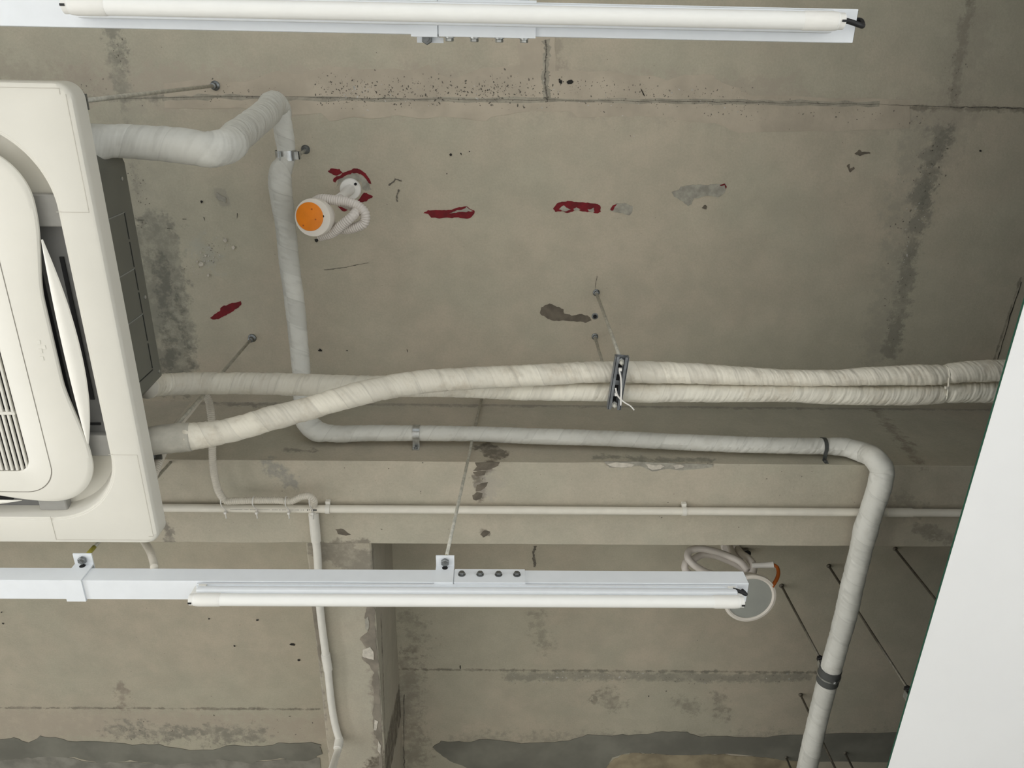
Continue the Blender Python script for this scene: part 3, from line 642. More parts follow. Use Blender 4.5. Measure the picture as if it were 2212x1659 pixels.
def tube_light(label, yc, xa, xb, cable_dir):
    """batten: housing 25 mm deep under the trunking, tube below it"""
    zt = CZ+1.37-.0036; zc = CZ+1.3300; r = .0134
    t = thing('tube_light', label, 'light', ((xa+xb)/2, yc, zt))
    bm = bmesh.new()
    box(bm, (xa+.006, yc-.0155, zt-.005), (xb-.006, yc+.0155, zt)); box(bm, (xa+.006, yc-.013, zt-.010), (xb-.006, yc+.013, zt-.005)); box(bm, (xa+.010, yc-.0170, zt-.0255), (xb-.010, yc+.0170, zt-.010), .004)
    mk('housing', bm, 'white_paint', t, 'auto')
    bm = bmesh.new(); lathe(bm, Vector((xa+.01, yc, zc)), Vector((1, 0, 0)), [(r, 0), (r, xb-xa-.02)], 40); tb = mk('tube', bm, 'tube', t, 'auto')
    for s, x in ((1, xa), (-1, xb)):
        bm = bmesh.new(); lathe(bm, Vector((x+s*.010, yc, zc)), Vector((s, 0, 0)), [(r-.003, 0), (r+.0004, .003), (r+.0010, .010), (r+.0010, .052), (r+.0002, .056)], 40)
        mk('end_cap', bm, 'cap', tb, 'auto')
        bm = bmesh.new(); lathe(bm, Vector((x, yc, zc)), Vector((s, 0, 0)), [(r-.003, 0), (r-.001, .001), (r-.001, .010)], 24); box(bm, (min(x, x+s*.014), yc-.009, zc+.004), (max(x, x+s*.014), yc+.009, zt-.001), .001)
        box(bm, (min(x+s*.012, x+s*.028), yc-.017, zt-.012), (max(x+s*.012, x+s*.028), yc+.017, zt-.006))
        h_ = mk('lamp_holder', bm, 'cap', t, 'auto')
        bm = bmesh.new(); box(bm, (min(x+s*.0005, x+s*.0075), yc-.002, zc-r-.0005), (max(x+s*.0005, x+s*.0075), yc+.0015, zc-r+.004)); mk('pin_slot', bm, 'black', h_)
    x = xb
    pts = [(Vector((x-.004, yc-.004, zt-.016)), .0042), (Vector((x+.014, yc-.001, zt-.020)), .0042), (Vector((x+.034, yc+.004, zt-.018)), .0042), (Vector((x+.046, yc+.004, zt-.002)), .0042), (Vector((x+.047, yc-.004, zt+.014)), .0042), (Vector((x+.028, yc-.003, zt+.020)), .0042)] if cable_dir else \
          [(Vector((x-.018, yc-.014, zt-.012)), .004), (Vector((x-.002, yc-.012, zt-.018)), .004), (Vector((x+.008, yc-.008, zt-.022)), .004), (Vector((x+.010, yc-.004, zt-.012)), .004), (Vector((x+.006, yc-.004, zt-.002)), .004)]
    mk('power_cable', sweep(pts, 10, .003), 'black', t, True, label='short black cable loop')
    return t
zr = CZ
yU, yL = -.0755, 1.062
xb0 = P(940, 1240, Y=1.06).x; xb1 = P(980, 1240, Y=1.06).x
xs0 = P(147, 1280, Y=1.10).x; xs1 = P(188, 1280, Y=1.10).x
trunking('white steel light trunking across the bottom, bolted joint plate facing the camera', yL, -2.6, P(1618, 1262, h=1.37).x,
         [(xb0, xb1-xb0, P(1041, 858, Y=1.046), .028), (xs0, xs1-xs0, Vector((xs0+.02, 1.072, ZB+.003)), .06)], [(xb1+.002, P(1134, 1240, Y=1.06).x, 4)], -1, None)
xu0 = P(888, 72, h=1.37).x; xu1 = P(945, 72, h=1.37).x
trunking('white steel light trunking along the top edge, almost straight overhead', yU, -2.6, P(1848, 60, h=1.37).x,
         [(xu0, xu1-xu0, None, .02)], [(xu1+.002, P(1157, 76, h=1.37).x, 4)], 1, None)
tube_light('unlit frosted tube light under the lower trunking, below the air conditioner corner', 1.079, P(411, 1297, h=1.3315).x, P(1606, 1297, h=1.3315).x, False)
tube_light('unlit frosted tube light under the upper trunking, with a black cable loop past its end', -.0555, P(143, 35, h=1.3315).x, P(1822, 45, h=1.3315).x, True)
# plain rod of the upper trunking, hidden above it
bm = bmesh.new(); x = (xu0+xu1)/2; rod(bm, Vector((x, yU+.02, CZ+1.427)), Vector((x, yU+.02, ZC+.003)), .0042, 10)
tk = [o for o in COL.objects if o.name.startswith('cable_trunking')][1]; mk('hanger_rod', bm, 'rod', tk, True)

# ------------------------------------------------------------------ ceiling cassette air conditioner
AX, AY = -1.212, .534; AH = CZ+1.43
ac = thing('air_conditioner', 'cream square ceiling cassette air conditioner with dark grey casing, half out of frame at left', 'air conditioner', (AX, AY, AH))
AC = Vector((AX, AY, AH))
def rsq(th, hu, hv, R):
    c, s = math.cos(th), math.sin(th); t = min(hu/max(abs(c), 1e-9), hv/max(abs(s), 1e-9)); u, v = abs(t*c), abs(t*s)
    if u > hu-R and v > hv-R:
        cu, cv = hu-R, hv-R; bq = abs(c)*cu+abs(s)*cv; t = bq+math.sqrt(max(0, bq*bq-(cu*cu+cv*cv-R*R)))
    return t
def isl(th, d=0.0):
    t = rsq(th, .368-d, .368-d, .10); u, v = abs(t*math.cos(th)), abs(t*math.sin(th)); m_ = min(u, v)
    f = max(0, min(1, (.255-m_)/.17)); f = f*f*(3-2*f)
    return t*(1-.062*f)
NT = 360
THS = sorted(set([2*PI*k/NT for k in range(NT)]+[PI/4+PI/2*q+d*.004 for q in range(4) for d in range(-8, 9)]))
def polar(rings, close_first=False, close_last=False):
    bm = bmesh.new(); rs = []
    for fn, z in rings: rs.append([bm.verts.new(AC+Vector((fn(t)*math.cos(t), fn(t)*math.sin(t), z))) for t in THS])
    n = len(THS)
    for a, b in zip(rs, rs[1:]):
        for k in range(n): bm.faces.new((a[k], a[(k+1) % n], b[(k+1) % n], b[k]))
    if close_first: bm.faces.new(rs[0])
    if close_last: bm.faces.new(rs[-1])
    return bm
sq = lambda h, R: (lambda t: rsq(t, h, h, R))
rc = lambda a, b, R: (lambda t: rsq(t, a, b, R))
mk('panel', polar([(sq(.44, .03), .047), (sq(.475, .03), .045), (sq(.475, .03), .012), (sq(.4745, .03), .006), (sq(.472, .029), .002), (sq(.467, .027), 0), (sq(.4150, .158), 0), (sq(.4140, .157), .0012), (sq(.4115, .155), .0012), (sq(.4105, .154), .0025), (sq(.4080, .152), .0025), (sq(.4070, .151), .005), (sq(.400, .147), .030), (sq(.396, .145), .040), (sq(.30, .12), .040)], False, False), 'panel', ac, 'auto')
island = mk('centre_cover', polar([(lambda t: isl(t, .045), .0245), (lambda t: isl(t, .014), .0105), (lambda t: isl(t, .004), .0085), (lambda t: isl(t, .001), .006), (lambda t: isl(t, .001), .0015), (lambda t: isl(t, .004), -.0015), (lambda t: isl(t, .010), -.0025), (rc(.2420, .2985, .034), -.0025), (rc(.2365, .2935, .03), .001), (rc(.236, .293, .03), .022)], True, False), 'panel', ac, 'auto')
def ring_strip(ru, rv, R, wd, z, a0=0, a1=2*PI):
    bm = bmesh.new(); prev = None
    ths = [t for t in THS if a0 <= t <= a1]+([2*PI] if a1 >= 2*PI else [])
    for t in ths:
        a, b = rsq(t, ru, rv, R), rsq(t, ru-wd, rv-wd, R); q = [bm.verts.new(AC+Vector((r*math.cos(t), r*math.sin(t), z))) for r in (a, b)]
        if prev: bm.faces.new((prev[0], q[0], q[1], prev[1]))
        prev = q
    return bm
gr = mk('filter_grille', ring_strip(.2820, .3425, .062, .0014, -.0029), 'seam', island)
bm = bmesh.new(); box(bm, AC+Vector((-.234, -.291, .020)), AC+Vector((.234, .291, .022))); mk('dark_recess', bm, 'void', island)
ns = 43
sl_me = None
for k in range(ns):
    u = -.2295+.459*k/(ns-1)
    if sl_me is None:
        bm = bmesh.new(); box(bm, Vector((-.0026, -.292, 0)), Vector((.0026, .292, .006)), .001); s0 = mk('slat', bm, 'panel', island); sl_me = s0.data
        s0.location = Vector((u, 0, 0)); s0['label'] = 'cream grille slat'; s0.location = AC-ORI[island.name]+Vector((u, 0, 0)); base_s = s0
        me = s0.data
        for v in me.vertices: v.co += ORI[island.name]
    else:
        o = s0.copy(); COL.objects.link(o); o.parent = island; o.location = AC-ORI[island.name]+Vector((u, 0, 0))
        o.name = 'slat'
for v_ in (-.158, .158):
    bm = bmesh.new(); box(bm, AC+Vector((-.234, v_-.003, -.001)), AC+Vector((.234, v_+.003, .012))); mk('cross_bar', bm, 'panel', island)
for (u, v) in ((.318, .002), (.318, .020), (.317, .036), (.326, .012)):
    bm = bmesh.new(); box(bm, AC+Vector((u-.0035, v-.0045, -.0034)), AC+Vector((u+.0035, v+.0045, -.0022)), .0004); mk('embossed_mark', bm, 'panel', island)
def rot(q): return Matrix.Rotation(q*PI/2, 4, 'Z')
def place(bm, q): bmesh.ops.transform(bm, matrix=Matrix.Translation(AC) @ rot(q), verts=bm.verts); return bm
for q in range(4):
    # outlet throat
    bm = bmesh.new(); box(bm, (.316, -.225, .034), (.402, .225, .041)); ot = mk('air_outlet', place(bm, q), 'outlet', ac)
    bm = bmesh.new(); box(bm, (.3300, -.160, .031), (.3350, .200, .0345)); box(bm, (.3745, -.160, .031), (.3825, .14, .0345)); box(bm, (.340, .194, .031), (.384, .199, .0345)); mk('slit', place(bm, q), 'void', ot)
    for v_ in (-.235, .222):
        bm = bmesh.new(); box(bm, (.345, v_-.045 if v_ < 0 else v_-.005, .020), (.404, v_+.015 if v_ < 0 else v_+.045, .041), .003); mk('outlet_end', place(bm, q), 'panel_shade', ot)
    bm = bmesh.new(); nv = 48; rows = []
    for i in range(nv+1):
        v = -.200+.429*i/nv; f = (i/nv*2-1); ui = .3655-.004*(1-f*f)
        wv = .0285*(1-abs(f)**2.1)*(1+.14*f)+.0004
        row = []
        for k in range(7):
            s_ = k/6; u = ui+wv*s_; z = .001-.006*(1-f*f)**.6*math.sin(PI*(.15+.75*s_))+.004*s_*wv/.03
            row.append(Vector((u, v, z)))
        rows.append(row)
    lo = [[bm.verts.new(p) for p in r] for r in rows]; hi = [[bm.verts.new(p+Vector((.001, 0, .0035))) for p in r] for r in rows]
    for i in range(nv):
        for k in range(6):
            bm.faces.new((lo[i][k], lo[i+1][k], lo[i+1][k+1], lo[i][k+1])); bm.faces.new((hi[i][k], hi[i][k+1], hi[i+1][k+1], hi[i+1][k]))
        for k in (0, 6): bm.faces.new((lo[i][k], hi[i][k], hi[i+1][k], lo[i+1][k]))
    lv = mk('louver', place(bm, q), 'louver', ac, 'auto', label='white lens-shaped air louver, tilted open')
    # corner cover seams
    bm = bmesh.new(); z0, z1 = -.0006, .0004; tt = .0009
    box(bm, (.405, .2515, z0), (.4645, .2515+tt, z1)); box(bm, (.4640, .2515, z0), (.4640+tt, .455, z1))
    box(bm, (.2515, .405, z0), (.2515+tt, .4645, z1)); box(bm, (.2515, .4640, z0), (.455, .4640+tt, z1)); box(bm, (.4545, .4545, z0), (.4640, .4552, z1))
    mk('corner_cover_seam', place(bm, q), 'seam_light', ac)
# casing
poly = [(.45, -.315), (.45, .156), (.315, .291), (.315, .43), (-.32, .45), (-.45, .32), (-.45, -.32), (-.32, -.45), (.30, -.45), (.415, -.372), (.440, -.345)]
bm = bmesh.new(); lo = [bm.verts.new(AC+Vector((a, b, .042))) for a, b in poly]; hi = [bm.verts.new(AC+Vector((a, b, .203))) for a, b in poly]
bm.faces.new(lo); bm.faces.new(hi)
for i in range(len(poly)): bm.faces.new((lo[i], lo[(i+1) % len(poly)], hi[(i+1) % len(poly)], hi[i]))
cs = mk('casing', bm, 'casing', ac)
def onside(px, py):
    p = P(px, py, X=AX+.45); return p
q = [onside(265, 460), onside(290, 580), onside(312, 675), onside(328, 800)]
q2 = [onside(222, 483), onside(249, 606), onside(275, 701), onside(290, 840)]
zt_ = sum(a.z for a in q)/4
for i in range(4):
    bm = bmesh.new(); y = q[i].y; box(bm, (AX+.4495, y-.001, AH+.045), (AX+.4512, y+.001, zt_)); mk('side_seam', bm, 'casing_edge' if i < 3 else 'casing_line', cs)
    if i < 3:
        d = (q[i+1].y-q[i].y)
        for a, b in ((.0, .47), (.52, .97)):
            bm = bmesh.new(); box(bm, (AX+.4495, q[i].y+d*a, zt_-.0012), (AX+.4512, q[i].y+d*b, zt_+.0012)); mk('side_seam', bm, 'casing_line', cs)
for px, py in ((265, 385), (315, 640), (345, 800)):
    p = onside(px, py); bm = bmesh.new(); lathe(bm, p-Vector((.001, 0, .006)), Vector((1, 0, 0)), [(.004, 0), (.004, .003), (.002, .004)], 10); mk('screw', bm, 'steel', cs)
for (px, py) in ((465, 185), (545, 730)):
    a = P(px, py, h=H); bm = bmesh.new(); rod(bm, a, Vector((a.x, a.y, AH+.05)), .0046, 10); rd = mk('hanger_rod', bm, 'rod', ac, True)
    bm = bmesh.new(); lathe(bm, a+Vector((0, 0, .002)), Vector((0, 0, -1)), [(.014, 0), (.013, .006), (.008, .010), (.008, .024), (.005, .026)], 12); mk('anchor', bm, 'dark_steel', rd, 'auto')
    bm = bmesh.new(); box(bm, (a.x-.02, a.y-.014, AH+.105), (a.x+.02, a.y+.014, AH+.110)); hexnut(bm, Vector((a.x, a.y, AH+.116)), Vector((0, 0, 1)), .010, .009, False); hexnut(bm, Vector((a.x, a.y, AH+.098)), Vector((0, 0, 1)), .010, .009, False); mk('hanging_lug', bm, 'dark_steel', rd)

# ------------------------------------------------------------------ insulated pipes
def hY(px, py, Y): return P(px, py, Y=Y).z-CZ
fy = 1.030
drain = [(150, 305, {'h': 1.54}, 74), (185, 308, {'h': 1.56}, 78), (240, 305, {'h': 1.58}, 68), (330, 309, {'h': 1.60}, 70), (408, 317, {'h': 1.61}, 72), (450, 323, {'h': 1.615}, 72), (478, 318, {'h': 1.64}, 72), (511, 294, {'h': 1.76}, 64), (549, 266, {'h': 1.93}, 60), (578, 243, {'h': 2.08}, 55), (596, 226, {'h': 2.165}, 51), (605, 236, {'h': 2.185}, 46), (609, 258, {'h': 2.18}, 40), (614, 294, {'h': 2.18}, 40), (618, 322, {'h': 2.18}, 38), (616, 348, {'h': 2.175}, 38), (606, 372, {'h': 2.165}, 46), (605, 395, {'h': 2.16}, 48), (609, 432, {'h': 2.16}, 46), (617, 489, {'h': 2.15}, 42), (624, 560, {'h': 2.15}, 41), (636, 651, {'h': 2.14}, 41), (647, 760, {'h': 2.12}, 38), (652, 812, {'h': 2.10}, 37), (656, 868, {'h': 2.07}, 40), (664, 912, {'h': 2.03}, 46), (684, 931, {'Y': fy-.006}, 44), (710, 936, {'Y': fy}, 36), (795, 936, {'Y': fy}, 34), (899, 936, {'Y': fy}, 33), (1016, 937, {'Y': fy}, 32), (1175, 943, {'Y': fy}, 34), (1333, 948, {'Y': fy}, 33), (1436, 953, {'Y': fy}, 34), (1571, 959, {'Y': fy}, 34), (1707, 963, {'Y': fy}, 33), (1777, 964, {'Y': fy}, 34), (1829, 967, {'Y': fy}, 40), (1866, 978, {'Y': fy+.002}, 44), (1893, 995, {'h': 1.858}, 47), (1905, 1014, {'h': 1.848}, 49), (1903, 1036, {'h': 1.843}, 49), (1892, 1076, {'h': 1.842}, 47), (1879, 1115, {'h': 1.842}, 46), (1871, 1143, {'h': 1.843}, 49), (1860, 1189, {'h': 1.848}, 45), (1843, 1256, {'h': 1.858}, 45), (1830, 1316, {'h': 1.867}, 44), (1790, 1461, {'h': 1.885}, 41), (1770, 1540, {'h': 1.892}, 40), (1746, 1647, {'h': 1.90}, 40), (1715, 1800, {'h': 1.92}, 38)]
t = thing('insulated_drain_pipe', 'pale grey cloth-wrapped pipe that bends around the slab, along the beam and away at right', 'pipe', P(1000, 937, Y=fy))
dpth = px_path(drain)
mk('cloth_wrap', sweep(dpth, 26, .006, wrinkle(.095, .075, 1.3, 1, .8)), 'wrap_cool', t, True)
p2 = [(398, 945, {'h': 1.541}, 55), (415, 943, {'h': 1.546}, 56), (494, 930, {'h': 1.57}, 50), (577, 906, {'h': 1.60}, 51), (674, 880, {'h': 1.64}, 47), (700, 872, {'h': 1.65}, 47), (795, 846, {'h': 1.69}, 49), (890, 828, {'h': 1.73}, 49), (1016, 817, {'h': 1.765}, 46), (1143, 811, {'h': 1.785}, 45), (1270, 804, {'h': 1.788}, 44), (1336, 803, {'h': 1.788}, 43), (1400, 804, {'h': 1.788}, 46), (1500, 807, {'h': 1.788}, 43), (1600, 812, {'h': 1.79}, 38), (1700, 816, {'h': 1.79}, 34), (1800, 816, {'h': 1.79}, 34), (1900, 812, {'h': 1.79}, 38), (2000, 810, {'h': 1.79}, 43), (2028, 810, {'h': 1.79}, 42), (2040, 809, {'h': 1.79}, 36), (2052, 807, {'h': 1.79}, 42), (2170, 801, {'h': 1.79}, 46), (2400, 800, {'h': 1.79}, 44)]
p1_ = [(318, 838, {'h': 1.66}, 46), (345, 832, {'h': 1.73}, 46), (420, 828, {'h': 1.80}, 46), (500, 828, {'h': 1.82}, 45), (577, 829, {'h': 1.83}, 46), (688, 832, {'h': 1.84}, 45), (795, 834, {'h': 1.84}, 44), (890, 835, {'h': 1.838}, 43), (1016, 837, {'h': 1.825}, 42), (1143, 844, {'h': 1.816}, 41), (1270, 846, {'h': 1.797}, 38), (1336, 848, {'h': 1.788}, 37), (1400, 849, {'h': 1.788}, 40), (1500, 849, {'h': 1.788}, 38), (1600, 850, {'h': 1.79}, 36), (1700, 850, {'h': 1.79}, 36), (1800, 853, {'h': 1.79}, 39), (1900, 855, {'h': 1.79}, 40), (2000, 853, {'h': 1.79}, 41), (2028, 852, {'h': 1.79}, 39), (2040, 851, {'h': 1.79}, 35), (2052, 850, {'h': 1.79}, 40), (2160, 848, {'h': 1.79}, 43), (2400, 850, {'h': 1.79}, 44)]
t = thing('refrigerant_pipe', 'cream cloth-wrapped pipe that starts lower at the air conditioner and climbs over the other', 'pipe', P(1016, 817, h=1.77), 'wrapped refrigerant pipes')
mk('cloth_wrap', sweep(px_path(p2), 26, .006, wrinkle(.16, .062, 4.1, -1)), 'wrap_warm', t, True)
pe = [P(300, 962, h=1.51), P(330, 953, h=1.522), P(372, 948, h=1.536), P(412, 944, h=1.545)]
mk('end_collar', sweep([(q_, WP(w_, q_)/2) for q_, w_ in zip(pe, (56, 62, 63, 61))], 26, .006, wrinkle(.05, .2, 9)), 'insul_grey', t, True, label='bare grey insulation collar')
t = thing('refrigerant_pipe', 'cream cloth-wrapped pipe running straight behind its twin, from the casing corner to the right', 'pipe', P(1016, 837, h=1.82), 'wrapped refrigerant pipes')
mk('cloth_wrap', sweep(px_path(p1_), 26, .006, wrinkle(.14, .055, 7.7, 1)), 'wrap_warm_b', t, True)

# trapeze hanger under the two pipes
A = P(1288, 632, h=H); B = P(1285, 727, h=H)
zc_ = CZ+1.752
ca = Vector((P(1341, 778, h=1.752).x, P(1341, 778, h=1.752).y, zc_)); cb = Vector((P(1326, 870, h=1.752).x, P(1326, 870, h=1.752).y, zc_))
t = thing('pipe_hanger', 'grey slotted steel channel on two threaded rods, carrying the pair of wrapped pipes', 'pipe hanger', (ca+cb)/2)
d = (cb-ca).normalized(); sx = Vector((d.y, -d.x, 0)).normalized(); e0, e1 = ca-d*.014, cb+d*.012; hw = .0165
def obox(bm, c0, c1, s, hwid, z0, z1):
    vs = []
    for z in (z0, z1):
        for p_, sg in ((c0, -1), (c0, 1), (c1, 1), (c1, -1)): vs.append(bm.verts.new(Vector((p_.x, p_.y, 0))+s*(hwid*sg)+Vector((0, 0, z))))
    a = vs
    for f in ((0, 1, 2, 3), (7, 6, 5, 4), (0, 4, 5, 1), (1, 5, 6, 2), (2, 6, 7, 3), (3, 7, 4, 0)): bm.faces.new([a[i] for i in f])
bm = bmesh.new(); obox(bm, e0, e1, sx, hw, zc_-.0015, zc_+.0015); obox(bm, e0+sx*(hw-.001), e1+sx*(hw-.001), sx, .0015, zc_-.016, zc_+.0015); obox(bm, e0-sx*(hw-.001), e1-sx*(hw-.001), sx, .0015, zc_-.016, zc_+.0015)
obox(bm, e0+sx*(hw-.005), e1+sx*(hw-.005), sx, .004, zc_-.016, zc_-.0145); obox(bm, e0-sx*(hw-.005), e1-sx*(hw-.005), sx, .004, zc_-.016, zc_-.0145)
ch = mk('slotted_channel', bm, 'channel', t)
for f in (.18, .42, .62, .84):
    c = e0.lerp(e1, f); bm = bmesh.new(); obox(bm, c-d*.008, c+d*.008, sx, .0045, zc_-.0019, zc_-.0014); mk('slot', bm, 'void', ch)
for a, c in ((A, ca), (B, cb)):
    bm = bmesh.new(); rod(bm, a+Vector((0, 0, .003)), Vector((c.x, c.y, zc_-.024)), .0046, 10); rd = mk('threaded_rod', bm, 'rod', t, True)
    bm = bmesh.new(); hexnut(bm, Vector((c.x, c.y, zc_-.007)), Vector((0, 0, 1)), .0088, .008, False); hexnut(bm, Vector((c.x, c.y, zc_+.007)), Vector((0, 0, 1)), .0088, .008, False); mk('nut', bm, 'steel', rd)
    bm = bmesh.new(); lathe(bm, a+Vector((0, 0, .002)), Vector((0, 0, -1)), [(.0115, 0), (.0105, .004), (.0075, .006), (.0075, .015), (.005, .016)], 14); mk('anchor', bm, 'dark_steel', rd, 'auto')
# spare drop-in anchor sleeve in the slab
c = P(1285, 683, h=H); t = thing('anchor_sleeve', 'empty round steel anchor sleeve in the slab, beside the hanger rods', 'anchor', c)
bm = bmesh.new(); lathe(bm, c+Vector((0, 0, .002)), Vector((0, 0, -1)), [(.0105, 0), (.0105, .003), (.009, .0035)], 18); sl = mk('sleeve', bm, 'dark_steel', t, 'auto')
bm = bmesh.new(); lathe(bm, c, Vector((0, 0, -1)), [(.006, .001), (.006, .004)], 14); mk('bore', bm, 'void', t)
# cable ties on the hanger
def tie_path(pts, r=.0021): return sweep([(p, r) for p in pts], 6, .004)
def tie_thing(label, strap, head, tail=None, group=None, mat='tie'):
    t = thing('cable_tie', label, 'cable tie', head, group)
    mk('strap', strap, mat, t, True)
    bm = bmesh.new(); box(bm, head-Vector((.0035, .0035, .004)), head+Vector((.0035, .0035, .004)), .0008); mk('head', bm, mat, t)
    if tail: mk('tail', tie_path(tail, .0018), mat, t, True)
    return t
tie_thing('white cable tie on the pipe hanger with a long tail hanging past the lower pipe', tie_path([P(1338, 800, h=1.73), P(1341, 815, h=1.725), P(1342, 845, h=1.722), P(1341, 876, h=1.715)]), P(1340, 798, h=1.728), None, 'cable ties on the pipe hanger')
tie_thing('white cable tie at the lower end of the pipe hanger, tail kinked right', tie_path([P(1330, 838, h=1.734), P(1333, 852, h=1.73), P(1340, 862, h=1.722)]), P(1331, 852, h=1.731), [P(1340, 862, h=1.72), P(1350, 870, h=1.712), P(1362, 877, h=1.705), P(1370, 886, h=1.70)], 'cable ties on the pipe hanger')
# tie that cinches both pipes at the right
pA = P(2040, 809, h=1.79); pB = P(2040, 851, h=1.79); ra, rb = WP(36, pA)/2+.0008, WP(35, pB)/2+.0008
ring = []
for k in range(0, 19): a = -PI/2+PI*k/18; ring.append(Vector((pA.x, pA.y-ra*math.cos(a), pA.z+ra*math.sin(a))))
for k in range(0, 19): a = PI/2-PI*k/18; ring.append(Vector((pB.x-.006, pB.y+rb*math.cos(a), pB.z+rb*math.sin(a))))
ring.append(ring[0])
tie_thing('cloth-coloured tie cinching both wrapped pipes together near the dropped ceiling', tie_path(ring, .0024), Vector((pA.x, (pA.y+pB.y)/2, pA.z-ra)), None, None, 'wrap_warm_b')

# ------------------------------------------------------------------ pipe clamps
def band(bm, c, ax, r, wd, th, a0=0, a1=2*PI, x=None, seg=40):
    x0, y0, d0 = frame_of(ax)
    if x is not None: x0 = (x-d0*x.dot(d0)).normalized(); y0 = d0.cross(x0)
    prev = None; full = abs(a1-a0-2*PI) < 1e-6; first = None
    for k in range(seg+1):
        a = a0+(a1-a0)*k/seg; n_ = x0*math.cos(a)+y0*math.sin(a)
        q_ = [bm.verts.new(c+n_*(r+o)+d0*(s*wd/2)) for o, s in ((0, -1), (0, 1), (th, 1), (th, -1))]
        if prev:
            for i in range(4): bm.faces.new((prev[i], q_[i], q_[(i+1) % 4], prev[(i+1) % 4]))
        else: bm.faces.new(q_)
        prev = q_
    bm.faces.new(prev)
def path_at(px, py):
    return min(dpth, key=lambda q_: (q_[0]-P(px, py, h=q_[0].z-CZ)).length)
# 1: bright clamp near the first bend
pc, r_ = P(618, 335, h=2.18), WP(38, P(618, 335, h=2.18))/2
t = thing('pipe_clamp', 'shiny steel clamp on the wrapped pipe, above the orange-lensed light', 'pipe clamp', pc, 'pipe clamps')
bm = bmesh.new(); band(bm, pc, Vector((.04, 1, 0)), r_+.0022, .026, .0020); mk('band', bm, 'steel', t, 'auto')
bm = bmesh.new(); box(bm, pc+Vector((r_-.002, -.010, -.010)), pc+Vector((r_+.014, .010, -.008))); box(bm, pc+Vector((r_-.002, -.010, .006)), pc+Vector((r_+.014, .010, .008))); box(bm, pc+Vector((r_+.012, -.010, -.010)), pc+Vector((r_+.014, .010, .008))); mk('flange', bm, 'steel', t)
bm = bmesh.new(); box(bm, pc+Vector((-.012, -.011, -r_-.006)), pc+Vector((-.009, .011, -r_+.002))); mk('seam_tab', bm, 'steel', t)
st_ = P(660, 323, h=H); bm = bmesh.new(); rod(bm, pc+Vector((r_+.010, 0, .004)), st_+Vector((0, 0, .003)), .004, 10); sd = mk('stud', bm, 'steel', t, True)
bm = bmesh.new(); hexnut(bm, st_-Vector((0, 0, .006)), Vector((0, 0, 1)), .011, .010, False); lathe(bm, st_+Vector((0, 0, .001)), Vector((0, 0, -1)), [(.0135, 0), (.0125, .003)], 14); mk('nut', bm, 'dark_steel', sd)
# 2, 3: saddle straps on the beam face
def saddle(px, py, label, wd, mat):
    pq = P(px, py, Y=fy); rr = path_at(px, py)[1]
    t = thing('pipe_clamp', label, 'pipe clamp', pq, 'pipe clamps')
    bm = bmesh.new(); band(bm, pq, Vector((1, 0, 0)), rr+.0018, wd, .0018, -PI*.62, PI*.62, Vector((0, -1, 0)))
    mk('band', bm, mat, t, 'auto')
    bm = bmesh.new()
    box(bm, (pq.x-wd/2, fy+.008, pq.z-rr-.0022), (pq.x+wd/2, 1.0635, pq.z-rr-.0004)); box(bm, (pq.x-wd/2, 1.0615, pq.z-rr-.020), (pq.x+wd/2, 1.0637, pq.z-rr))
    mk('foot', bm, mat, t)
    bm = bmesh.new(); box(bm, (pq.x-wd/2, fy+.008, pq.z+rr+.0004), (pq.x+wd/2, 1.0635, pq.z+rr+.0022)); mk('foot', bm, mat, t)
    bm = bmesh.new(); hexnut(bm, Vector((pq.x, 1.060, pq.z-rr-.011)), Vector((0, -1, 0)), .0055, .004, False); mk('screw', bm, 'dark_steel', t)
    bm = bmesh.new(); box(bm, (pq.x-wd*.3, fy-rr-.004, pq.z-.002), (pq.x+wd*.3, fy-rr+.001, pq.z+.001)); mk('latch', bm, mat, t)
saddle(900, 936, 'broad galvanised saddle clamp holding the wrapped pipe to the beam, left of the lamp rod', .020, 'steel')
saddle(1778, 964, 'narrow dull saddle clamp on the wrapped pipe beside its right-hand bend', .011, 'dark_steel')
# 4: rubber-lined split clamp on a rod
pc = P(1791, 1457, h=1.885); r_ = WP(41, pc)/2; ax = (P(1770, 1540, h=1.892)-P(1830, 1316, h=1.867)).normalized()
t = thing('pipe_clamp', 'dark grey rubber-lined double clamp hanging from a thin rod at lower right', 'pipe clamp', pc, 'pipe clamps')
for s in (-1, 1):
    bm = bmesh.new(); band(bm, pc+ax*(s*.0165), ax, r_+.0004, .028, .0035); mk('rubber_lining', bm, 'rubber_grey', t, 'auto')
bm = bmesh.new(); band(bm, pc, ax, r_+.0035, .006, .0025); mk('band', bm, 'steel', t, 'auto')
bm = bmesh.new(); hexnut(bm, pc+Vector((.004, 0, -r_-.007)), Vector((0, 0, 1)), .006, .006); mk('screw', bm, 'steel', t)
a = P(1688, 1265, h=H); b = Vector((a.x, a.y, 0)); b.z = P(1774, 1408, X=a.x).z
bm = bmesh.new(); rod(bm, a+Vector((0, 0, .003)), b-Vector((0, 0, .02)), .0042, 8); rd = mk('hanger_rod', bm, 'dark_rod', t, True)
bm = bmesh.new(); lathe(bm, a+Vector((0, 0, .002)), Vector((0, 0, -1)), [(.010, 0), (.009, .005), (.006, .010)], 12); mk('anchor', bm, 'dark_rod', rd, 'auto')
bm = bmesh.new(); hexnut(bm, b-Vector((0, 0, .004)), Vector((0, 0, 1)), .0115, .014, False); mk('nut', bm, 'black', rd)
bm = bmesh.new(); box(bm, b+Vector((-.012, -.004, -.045)), b+Vector((.014, .018, -.012)), .002); mk('clip', bm, 'steel', rd)

